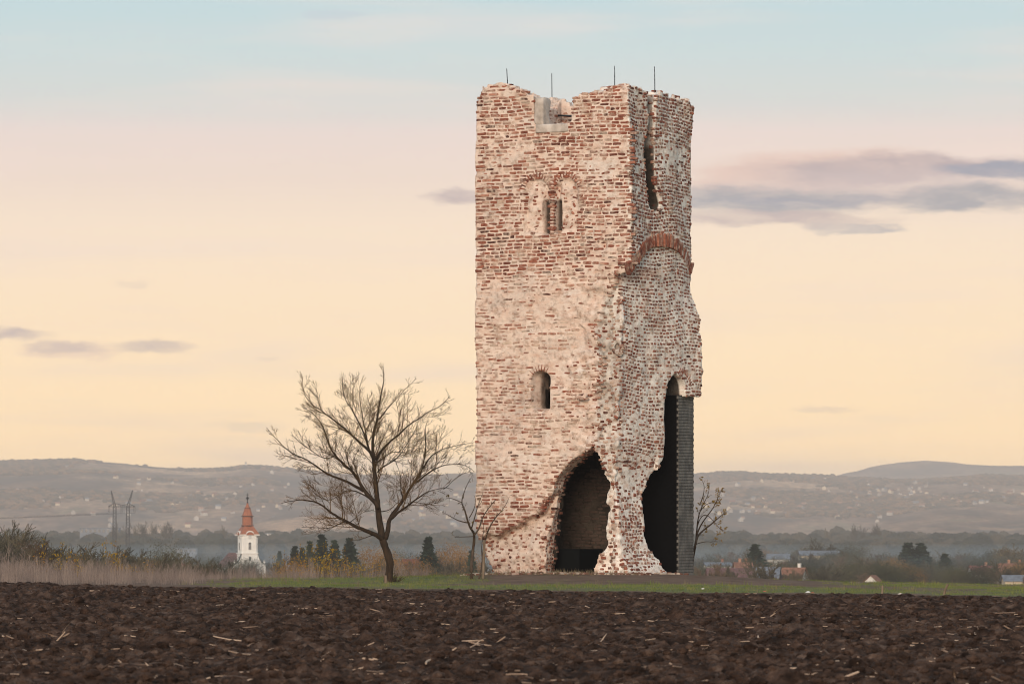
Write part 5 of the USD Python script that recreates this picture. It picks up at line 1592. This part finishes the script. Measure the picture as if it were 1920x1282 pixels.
def house(label, px, ridge, d, l, w, h, rise, rz, roofm, wallm, chim=1, wins=True, cap=None):
    x = (px - CX) / F * d
    zr = EYE + (HY - ridge) / F * d
    t = thing('village_house', label, 'house', (x, d, zr - h - rise), math.radians(rz))
    wl = obj('wall', gable_walls(l, w, h + (zr - h - rise - float(gz(x, d))) * 0, rise), wallm, t)
    lowv, lowf = box(-l / 2 + .01, -w / 2 + .01, float(gz(x, d)) - (zr - h - rise) - 1, l / 2 - .01, w / 2 - .01, -.9)
    if lowv[:, 2].min() < -1.2:
        obj('plinth', (lowv, lowf), wallm, t)
    rf = obj('roof', gable_roof(l, w, h, rise), roofm, t)
    for c in range(chim):
        cx_ = l * (.22 - .4 * c)
        a = box(cx_ - .28, .25, h + rise * .55, cx_ + .28, .8, h + rise + .75); b = box(cx_ - .34, .19, h + rise + .75, cx_ + .34, .86, h + rise + .88)
        obj('chimney', cat([a, b]), WALLS if 'brown tiled roof, white' in label else TILE2, rf)
    if wins:
        for s in (-1, 1):
            for q in (-.28, .05, .32):
                wn = obj('window', box(l * q - .55, s * w / 2 - .04, h * .38, l * q + .55, s * w / 2 + .04, h * .38 + 1.2), FRAME, t)
                obj('pane', cat([box(l * q - .46 + e * .48, s * (w / 2 + .045) - .012, h * .38 + .08, l * q - .02 + e * .48, s * (w / 2 + .045) + .012, h * .38 + 1.12) for e in (0, 1)]), GLASS, wn)
            for q in (-.22, .22):
                wn = obj('window', box(s * l / 2 - .04, w * q - .5, h * .38, s * l / 2 + .04, w * q + .5, h * .38 + 1.2), FRAME, t)
                obj('pane', box(s * (l / 2 + .045) - .012, w * q - .42, h * .38 + .08, s * (l / 2 + .045) + .012, w * q + .42, h * .38 + 1.12), GLASS, wn)
    return t


house('low house with long red roof below the round evergreen left of the church', 308, 1057, 700, 5.0, 5, 2.6, 1.3, 4, TILE, WALLS, 0)
house('house with bright red roof and pale blue gable behind the bare tree', 762, 1075, 900, 3.2, 3.6, 2.4, 1.8, -50, TILE, WALLS, 1, False)
house('house with faded red roof beside the bright orange tree', 790, 1048, 980, 7.0, 9, 1.0, 3.4, 15, TILE, WALLS, 0)
house('low grey roofed shed left of the thin sapling', 812, 1082, 450, 2.6, 2.4, 1.5, .45, 5, SLATE, WALLS, 0, False)
house('long low house with wine red roof beside the dark pier', 1370, 1065, 900, 8.0, 6, 2.6, 2.0, 3, WINE, WALLS, 0)
house('house with pale orange roof and chimneys behind the wine red roof', 1393, 1054, 1100, 3.4, 4.5, 2.6, 1.4, 8, TILE2, WALLY, 2)
house('house with brown tiled roof, white gable and chimney right of the long roof', 1489, 1064, 1000, 4.2, 5, 2.6, 2.2, -24, TILE2, WALLS, 1)
house('small house with white gable and pinkish roof in the village', 1637, 1078, 1000, 2.0, 4.4, 2.3, 1.9, 62, TILE2, WALLS, 0)
house('grey roofed barn between the brown tiled and pinkish roofs', 1600, 1077, 1080, 5.5, 6, 2.5, 1.9, 12, SLATE, WALLY, 0)
house('blue grey roofed house next to the wine red roof', 1437, 1063, 960, 4.6, 6, 2.4, 1.9, -8, SLATE, WALLY, 0)
house('long cream building half hidden below the tallest bare tree', 1535, 1032, 1700, 13, 8, 4, 1.5, 3, SLATE, WALLY, 0)
house('house with dark red roof low among trees at right', 1840, 1060, 1300, 6.0, 6, 2.6, 2, 10, TILE, WALLS, 1)
house('large house with pink tiled roof at the right edge', 1900, 1056, 1150, 6.2, 6.5, 3, 2.4, -18, TILE2, WALLS, 2)
house('low blue grey roof in front of the pink roofed house at right', 1905, 1078, 1000, 5, 4, 1.2, 1.0, 5, SLATE, WALLY, 0, False)
house('white walled house behind bare trees right of the tower', 1460, 1038, 1650, 7, 7, 3.2, 1.6, -6, SLATE, WALLS, 0)
house('pale shed roof near the pier among trees', 1345, 1054, 1250, 6, 6, 2.4, .8, 6, SLATE, WALLS, 1, False)


def block(label, cat_, px, top, d, l, w, h, storeys, bays, m, rz=0):
    x = (px - CX) / F * d
    t = thing('apartment_block', label, cat_, (x, d, EYE + (HY - top) / F * d - h), math.radians(rz))
    obj('wall', box(-l / 2, -w / 2, -6, l / 2, w / 2, h), m, t)
    obj('roof', box(-l / 2 - .3, -w / 2 - .3, h, l / 2 + .3, w / 2 + .3, h + .5), SLATE, t)
    for i in range(storeys):
        for j in range(bays):
            cx_, cz = -l / 2 + l * (j + .5) / bays, h * (i + .35) / storeys
            obj('window', box(cx_ - l / bays * .27, -w / 2 - .06, cz, cx_ + l / bays * .27, -w / 2 + .05, cz + h / storeys * .5), GLASS, t)


block('tall white apartment block on the forest belt right of the church', 'building', 505, 1000, 3900, 6.5, 8, 12, 5, 3, WALLS)
block('white stepped apartment block beside the tall one behind the forest', 'building', 533, 1004, 3900, 9, 9, 9, 4, 4, WALLS)
block('wide pale factory building on the far forest edge left of the pylon', 'building', 188, 990, 3900, 30, 18, 5, 1, 9, SLATE)
block('long pale hall behind the trees left of the church', 'building', 350, 1029, 2900, 12, 10, 2.4, 1, 5, SLATE)

# tree clumps over the hillsides
from scipy.interpolate import RegularGridInterpolator
ts_, us_, HX_, HYY_, HZ_ = H1
HI = RegularGridInterpolator((ts_, us_), HZ_, bounds_error=False, fill_value=None)
ct, cu_ = rv.uniform(-1150, 1150, 60000) / F, rv.uniform(0, .76, 60000)
cd = 7200 + (11000 - 7200) * cu_ * 1.35
cl_ = meshkit.fbm(np.stack([ct * cd / 260, cd / 620, 0 * ct], -1), 4, 40)
k_ = cl_ > .50 + .12 * rv.random(len(ct)) - .10 * (cu_ > .6)
ct, cu_, cd = ct[k_], cu_[k_], cd[k_]
hs_ = rv.uniform(1.8, 4.2, len(ct))
HFOR = simple('hill_crowns', [(.25, (.045, .042, .032)), (.5, (.095, .066, .044)), (.75, (.18, .105, .06))], .006, random=.9)
scatter('hillside_woods', [crown_lump(20 + s) for s in range(4)], [HFOR] * 4, np.column_stack([ct * cd, cd, HI(np.stack([ct, cu_], -1)) + hs_ * .5]), rv.uniform(0, 6.28, len(ct)), np.column_stack([hs_ * 1.5, hs_ * 1.5, hs_]), rv.integers(0, 4, len(ct)),
        'brown and russet woods and hedges covering the far hillsides', 'woods')

# little houses all over the hillside
hk = []
FARW = simple('weathered_walls', [(.3, (.30, .27, .24)), (.7, (.42, .38, .33))], .05, random=.8)
for k, (rm_, wm_) in enumerate(((TILE2, WALLS), (SLATE, WALLS), (TILE, WALLY))):
    kp = proto(f'hill_house_{"abc"[k]}')
    usdkit.mesh(stage, f'{kp.GetPath()}/wall', gable_walls(11, 8, 5.5, 3.2), WALLY if k == 2 else FARW)
    usdkit.mesh(stage, f'{kp.GetPath()}/roof', gable_roof(11, 8, 5.5, 3.2, .5), rm_)
    hk.append(kp)
from scipy.interpolate import RegularGridInterpolator
ts_, us_, HX_, HYY_, HZ_ = H1
HI = RegularGridInterpolator((ts_, us_), HZ_, bounds_error=False, fill_value=None)
YH = lambda u: 7200 + (11000 - 7200) * u * 1.35
LABS = {0: ('tiny house with a brown roof scattered on the hillside left of the tower', 'tiny brown roofed houses on the left hillside'), 1: ('tiny grey roofed house scattered on the hillside left of the tower', 'tiny grey roofed houses on the left hillside'), 2: ('tiny cream house with red roof on the hillside left of the tower', 'tiny cream houses on the left hillside'),
        3: ('tiny house with a brown roof scattered on the hillside right of the tower', 'tiny brown roofed houses on the right hillside'), 4: ('tiny grey roofed house scattered on the hillside right of the tower', 'tiny grey roofed houses on the right hillside'), 5: ('tiny cream house with red roof on the hillside right of the tower', 'tiny cream houses on the right hillside')}
nh, tries = 0, 0
while nh < 290 and tries < 9000:
    tries += 1
    px = rv.uniform(0, 1920)
    if 890 < px < 1310:
        continue
    t = (px - CX) / F
    u = rv.uniform(.01, .74)
    z = float(HI((t, u))); d = YH(u); row = HY - (z - EYE) * F / d
    dens = np.interp(row, [895, 915, 950, 985, 1000], [.02, .35, .8, .9, .5]) * (1.0 if px > 1310 else .6)
    if rv.random() > dens or meshkit.noise(np.array([[t * 90, d / 500, 0]]), 77)[0] < .30:
        continue
    k = int(rv.choice(3, p=[.4, .35, .25])); side = 3 if px > 1000 else 0
    copy('hill_house', hk[k], LABS[k + side][0], 'house', (t * d, d, z + .3), rv.uniform(0, 3.14), rv.uniform(.40, .85), LABS[k + side][1])
    nh += 1
x, d = (461 - CX) / F * 10950, 10950
z = EYE + (HY - 876) / F * d
t = thing('lookout_tower', 'tiny lookout tower on the ridge straight above the church', 'tower', (x, d, z))
obj('shaft', lathe([(2.2, -3), (1.8, 6), (1.6, 9)], 8), WALLS, t)
obj('cap', lathe([(2.4, 9), (2.4, 9.8), (.1, 12.5)], 8), SLATE, t)

# ---------------------------------------------------------------- church
PLASTER = simple('white_plaster', [(.3, (.62, .59, .54)), (.7, (.76, .73, .68))], .5, detail=5)
COPPER = simple('copper_roof', [(.3, (.22, .072, .036)), (.55, (.32, .108, .052)), (.75, (.25, .115, .068))], .8, detail=5, stretch=(1, 1, 2.5), rough=.6)
DARKM = flat('dark_ironwork', (.020, .020, .022), .5, .6)
SHUT = flat('belfry_shutter', (.030, .028, .026), .7)
CD = 1640.0
pxm = CD / F
cb = W(464.0, HY, CD)
ch_ = thing('church', 'white baroque village church with copper red onion spire and cross', 'church', (cb[0], cb[1], 0), math.radians(20))
zz_ = lambda y: EYE + (HY - y) * pxm
hw = 2.62                                                                   # half the belfry's side


def sq(h_, z0, z1, cham):
    a = h_; c = cham
    pts = [(-a, -a + c), (-a + c, -a), (a - c, -a), (a, -a + c), (a, a - c), (a - c, a), (-a + c, a), (-a, a - c)]
    v = np.array([(x, y, z) for z in (z0, z1) for x, y in pts])
    n = 8; k = np.arange(n); k2 = (k + 1) % n
    f = np.vstack([np.stack([k, k2, n + k2], 1), np.stack([k, n + k2, n + k], 1), [(n, n + i, n + i + 1) for i in range(1, 7)], [(0, i + 1, i) for i in range(1, 7)]])
    return v, f


obj('tower_base', sq(hw + .12, zz_(1095), zz_(1037.5), .25), PLASTER, ch_)
obj('string_course', sq(hw + .42, zz_(1037.5), zz_(1036.0), .3), PLASTER, ch_)
obj('belfry', sq(hw, zz_(1036.0), zz_(1003), .45), PLASTER, ch_)
for sx_ in (-1, 1):
    for sy_ in (-1, 1):
        for (w0, zA, zB) in ((.62, 1036, 1009.5), (.78, 1009.5, 1008.0)):
            b = box(sx_ * (hw - .75) - w0 / 2, -hw - .10 - (w0 > .7) * .08, zz_(zA), sx_ * (hw - .75) + w0 / 2, -hw + .05, zz_(zB))
            a_ = math.radians(90) * (0 if sy_ < 0 else 1)
            v = b[0] @ np.array([[math.cos(a_), math.sin(a_), 0], [-math.sin(a_), math.cos(a_), 0], [0, 0, 1]])
            obj('pilaster', (v, b[1]), PLASTER, ch_)


def face_turn(mesh, k):
    a_ = k * math.pi / 2
    return mesh[0] @ np.array([[math.cos(a_), math.sin(a_), 0], [-math.sin(a_), math.cos(a_), 0], [0, 0, 1]]), mesh[1]


def arch_panel(w, z0, z1, y, th=.06):
    a = np.linspace(0, math.pi, 9)
    pts = [(w / 2 * math.cos(t), z1 - w / 2 + w / 2 * math.sin(t)) for t in a] + [(-w / 2, z0), (w / 2, z0)]
    n = len(pts)
    v = np.array([(x, y - th, z) for x, z in pts] + [(x, y + th, z) for x, z in pts])
    k = np.arange(n); k2 = (k + 1) % n
    return v, np.vstack([[(0, i + 1, i) for i in range(1, n - 1)], [(n, n + i, n + i + 1) for i in range(1, n - 1)], np.stack([k, k2, n + k2], 1), np.stack([k, n + k2, n + k], 1)])


for k in range(4):
    wsur = obj('window', face_turn(arch_panel(1.35, zz_(1031), zz_(1014.8), -hw, .10), k), PLASTER, ch_)
    obj('shutter', face_turn(arch_panel(.88, zz_(1030), zz_(1016.3), -hw - .10, .03), k), SHUT, wsur)
    obj('louvre', face_turn(cat([box(-.40, -hw - .16, zz_(1029.5) + .28 * i, .40, -hw - .11, zz_(1029.5) + .28 * i + .07) for i in range(7)]), k), FRAME, wsur)
    # clock gable: the cornice arches over the dial
    a = np.linspace(0, math.pi, 13)
    bow = np.array([(hw + .55, zz_(1003.2))] + [(1.35 * math.cos(t), zz_(1003.2) + 1.15 * math.sin(t)) for t in a] + [(-hw - .55, zz_(1003.2))])
    v = np.vstack([np.column_stack([bow[:, 0], np.full(len(bow), y), bow[:, 1] + dz]) for y, dz in ((-hw - .5, 0), (-hw - .5, .32), (-hw + .2, .32), (-hw + .2, 0))])
    n = len(bow); i = np.arange(n - 1)
    f = np.vstack([np.vstack([np.stack([p * n + i, p * n + i + 1, ((p + 1) % 4) * n + i + 1], 1), np.stack([p * n + i, ((p + 1) % 4) * n + i + 1, ((p + 1) % 4) * n + i], 1)]) for p in range(4)])
    obj('cornice', face_turn((v, f), k), PLASTER, ch_)
    obj('gable', face_turn(arch_panel(2.6, zz_(1008), zz_(1003.2) + 1.12, -hw + .02, .10), k), PLASTER, ch_)
    disc = lathe([(0, 0), (.62, 0), (.62, .10), (.5, .13), (0, .13)], 20)
    dv = np.column_stack([disc[0][:, 0], -hw - .08 - disc[0][:, 2], disc[0][:, 1] + zz_(1005.5)])
    cl = obj('clock', face_turn((dv, disc[1][:, ::-1]), k), SHUT if False else FRAME, ch_)
    obj('clock_hand', face_turn(cat([box(-.03, -hw - .25, zz_(1005.5), .03, -hw - .22, zz_(1005.5) + .45), box(0, -hw - .25, zz_(1005.5) - .03, .30, -hw - .22, zz_(1005.5) + .03)]), k), DARKM, cl)
    w2 = obj('window', face_turn(box(-.50, -hw - .20, zz_(1051.5), .50, -hw - .05, zz_(1042)), k), PLASTER, ch_)
    obj('pane', face_turn(box(-.34, -hw - .235, zz_(1050.8), .34, -hw - .205, zz_(1042.8)), k), GLASS, w2)
# spire: onion, square stage, tapering stage, tip
q4 = math.pi / 4
R2 = math.sqrt(2)
sp_ = [(hw + .62, 1002.5), (hw + .62, 1001.5), (hw + .45, 999), (hw + .05, 995.5), (hw - .45, 991), (1.75, 987.5), (1.45, 985.3)]
obj('spire_bell', lathe([(r * R2 * .94, zz_(y)) for r, y in sp_], 4, turn=q4), COPPER, ch_)
obj('spire_stage', lathe([(1.62, zz_(985.5)), (2.0, zz_(985.0)), (2.0, zz_(984.3)), (1.70, zz_(983.8)), (1.66, zz_(968.0)), (2.0, zz_(967.6)), (2.0, zz_(966.8))], 8, turn=q4 / 2), COPPER, ch_)
obj('spire_ring', lathe([(1.60, zz_(985.9)), (2.10, zz_(985.4)), (2.10, zz_(984.6)), (1.6, zz_(984.0))], 8, turn=q4 / 2), DARKM, ch_)
obj('spire_ring', lathe([(1.60, zz_(968.2)), (2.08, zz_(967.8)), (2.08, zz_(966.9)), (1.2, zz_(966.3))], 8, turn=q4 / 2), DARKM, ch_)
obj('spire_cone', lathe([(1.78, zz_(967)), (1.35, zz_(960)), (1.0, zz_(953.0))], 8, turn=q4 / 2), COPPER, ch_)
obj('spire_ring', lathe([(.8, zz_(953.2)), (1.14, zz_(952.9)), (1.14, zz_(952.2)), (.7, zz_(951.9))], 8, turn=q4 / 2), DARKM, ch_)
obj('spire_tip', lathe([(.95, zz_(952.3)), (.45, zz_(947)), (.20, zz_(942.5))], 8, turn=q4 / 2), COPPER, ch_)
obj('finial', cat([lathe([(.18, zz_(943)), (.36, zz_(941.8)), (.18, zz_(940.6)), (.12, zz_(936.5)), (.35, zz_(935)), (.50, zz_(933.2)), (.35, zz_(931.6)), (.10, zz_(930.4)), (.07, zz_(925.5))], 10)]), DARKM, ch_)
obj('cross', cat([box(-.07, -.07, zz_(930.5), .07, .07, zz_(924.0)), box(-.48, -.07, zz_(927.6), .48, .07, zz_(926.7))]), DARKM, ch_)
# the front's curved volutes and the nave behind
for s in (-1, 1):
    n = 10; k = np.linspace(0, 1, n)
    xs_ = s * (hw + .1 + 2.3 * k); zs_ = zz_(1038.5) + (zz_(1057.5) - zz_(1038.5)) * (1 - (1 - k) ** 2.2)
    v = np.vstack([np.column_stack([xs_, np.full(n, y), z]) for y, z in ((-hw + .1, zs_), (-hw + .9, zs_), (-hw + .9, np.full(n, zz_(1098))), (-hw + .1, np.full(n, zz_(1098))))])
    i = np.arange(n - 1)
    f = np.vstack([np.vstack([np.stack([p * n + i, p * n + i + 1, ((p + 1) % 4) * n + i + 1], 1), np.stack([p * n + i, ((p + 1) % 4) * n + i + 1, ((p + 1) % 4) * n + i], 1)]) for p in range(4)])
    if s > 0:
        f = f[:, ::-1]
    obj('volute', (v, f), PLASTER, ch_)
    cp = v.copy()[:2 * n]
    cv = np.vstack([cp[:n] + [0, -.12, .02], cp[n:] + [0, .12, .02], cp[n:] + [0, .12, .26], cp[:n] + [0, -.12, .26]])
    obj('coping', (cv, np.vstack([f, f[:, ::-1]]) if False else f), DARKM, ch_)
    obj('urn', lathe([(.32, zz_(1058.5)), (.32, zz_(1056.5)), (.18, zz_(1055.6)), (.40, zz_(1053.4)), (.30, zz_(1051.6)), (.10, zz_(1050.6)), (.16, zz_(1049.8)), (.02, zz_(1049.2))], 10, (s * (hw + 2.4), -hw + .5)), PLASTER, ch_)
    obj('corner_pier', box(s * (hw + 2.1) - .0, -hw - .02, zz_(1098), s * (hw + 2.7), -hw + 1.1, zz_(1058.3)), PLASTER, ch_)
nl = 18.0
nv = gable_walls(nl, 8.4, 6.2, 4.3)
nm = nv[0][:, [1, 0, 2]] * [1, 1, 1] + [0, hw + nl / 2 - .2, zz_(1037) - 10.4]
obj('nave', (nm, nv[1][:, ::-1]), PLASTER, ch_)
nr = gable_roof(nl, 8.4, 6.2, 4.3, .3)
obj('nave_roof', (nr[0][:, [1, 0, 2]] + [0, hw + nl / 2 - .1, zz_(1037) - 10.4], nr[1][:, ::-1]), TILE, ch_)
for s in (-1, 1):
    for j in range(4):
        y0 = hw + 2.6 + j * 4.2
        ap = arch_panel(1.3, 0, 3.0, 0, .05)
        av = np.column_stack([s * 4.2 + ap[0][:, 1], y0 + ap[0][:, 0], ap[0][:, 2] + zz_(1037) - 7.6])
        obj('window', (av, ap[1]), GLASS, ch_)

# ---------------------------------------------------------------- pylon
STEEL = flat('galvanised_steel', (.035, .036, .038), .6, .1)
PALE = flat('pale_mast_paint', (.42, .42, .42), .6)
INS = flat('brown_insulator', (.06, .035, .03), .3)
PD = 2700.0
mp = PD / F
py_ = thing('pylon', 'two legged lattice power pylon with horned top left of the church', 'pylon', ((229 - CX) * mp, PD, EYE), 0.0)
X_ = lambda px: (px - 229) * mp
Z_ = lambda y: (HY - y) * mp


def lattice(p0, p1, w0, w1, n, r=.10):
    out = []
    p0, p1 = np.array(p0, float), np.array(p1, float)
    c = lambda f: p0 + (p1 - p0) * f
    hwid = lambda f: (w0 + (w1 - w0) * f) / 2
    cor = [(-1, -1), (1, -1), (1, 1), (-1, 1)]
    pt = lambda f, k: c(f) + np.array([cor[k % 4][0] * hwid(f), cor[k % 4][1] * hwid(f), 0])
    for k in range(4):
        out.append(tube([pt(0, k), pt(1, k)], r, 4))
        for i in range(n):
            f0, f1 = i / n, (i + 1) / n
            a, b = (pt(f0, k), pt(f1, k + 1)) if i % 2 else (pt(f0, k + 1), pt(f1, k))
            out.append(tube([a, b], r * .62, 4))
    return cat(out)


for px in (214.5, 239.5):
    obj('mast', lattice((X_(px - .5), 0, Z_(1092)), (X_(px + .5), 0, Z_(948)), 2.3, 1.5, 26, .15), STEEL, py_)
for (p0, p1, w) in (((X_(215), 0, Z_(949)), (X_(208.5), 0, Z_(919.5)), 1.2), ((X_(240), 0, Z_(949)), (X_(248.5), 0, Z_(919)), 1.2)):
    obj('horn', lattice(p0, p1, w, .25, 8, .12), STEEL, py_)
arm = [tube([(X_(203), dy, Z_(949.5)), (X_(253.5), dy, Z_(949.5))], .17, 4) for dy in (-.6, .6)]
topl = [(203.5, 948.8), (214, 943.6), (222, 944.5), (228, 947), (235, 946), (240, 943), (252.5, 948.6)]
for dy in (-.4, .4):
    arm.append(tube([(X_(a), dy, Z_(b)) for a, b in topl], .15, 4))
for k in range(12):
    a = 204 + k * 4.1
    arm.append(tube([(X_(a), (-.5, .5)[k % 2], Z_(949.5)), (X_(a + 2.0), (.4, -.4)[k % 2], Z_(np.interp(a + 2, [q[0] for q in topl], [q[1] for q in topl])))], .065, 4))
obj('crossarm', cat(arm), STEEL, py_)
for px in (204.5, 228, 252):
    for o in (-1.2, 1.2):
        prof = [(.10, Z_(949.5))]
        for j in range(14):
            z = Z_(950.5) - j * .19
            prof += [(.05, z), (.17, z - .06), (.05, z - .12)]
        prof = prof[::1] + [(.06, Z_(961))]
        obj('insulator', lathe(prof[::-1], 8, (X_(px + o), 0)), INS, py_)
for i, px in enumerate((203, 229, 253)):
    pts = []
    for k in range(25):
        f = k / 24
        pts.append([(px - CX) * mp - 900 * f, PD + 260 * f, EYE + Z_(961.5) - 2 * f - 36 * f * (1 - f)])
    obj('power_line', tube(pts, .05, 4), DARKM, label=f'thin sagging power line from the pylon\'s {("left", "middle", "right")[i]} insulators running left', cat='cable')

# ---------------------------------------------------------------- air
hz = box(-9000, -3000, -24, 9000, 17500, 234)
HAZE = mat('haze', {'v': ('principled_volume', {'color': (.95, .865, .82), 'density': 8.5e-5})}, [], surface=None, volume='v.volume')
obj('haze', hz, HAZE, kind='stuff')
MIST = mat('mist', {'v': ('principled_volume', {'color': (.58, .79, .95), 'density': 1.1e-4})}, [], surface=None, volume='v.volume')
obj('valley_mist', box(-8500, 1000, -23, 8500, 4700, -3.0), MIST, kind='stuff', label='thin bluish mist lying over the valley before the hills', cat='mist')
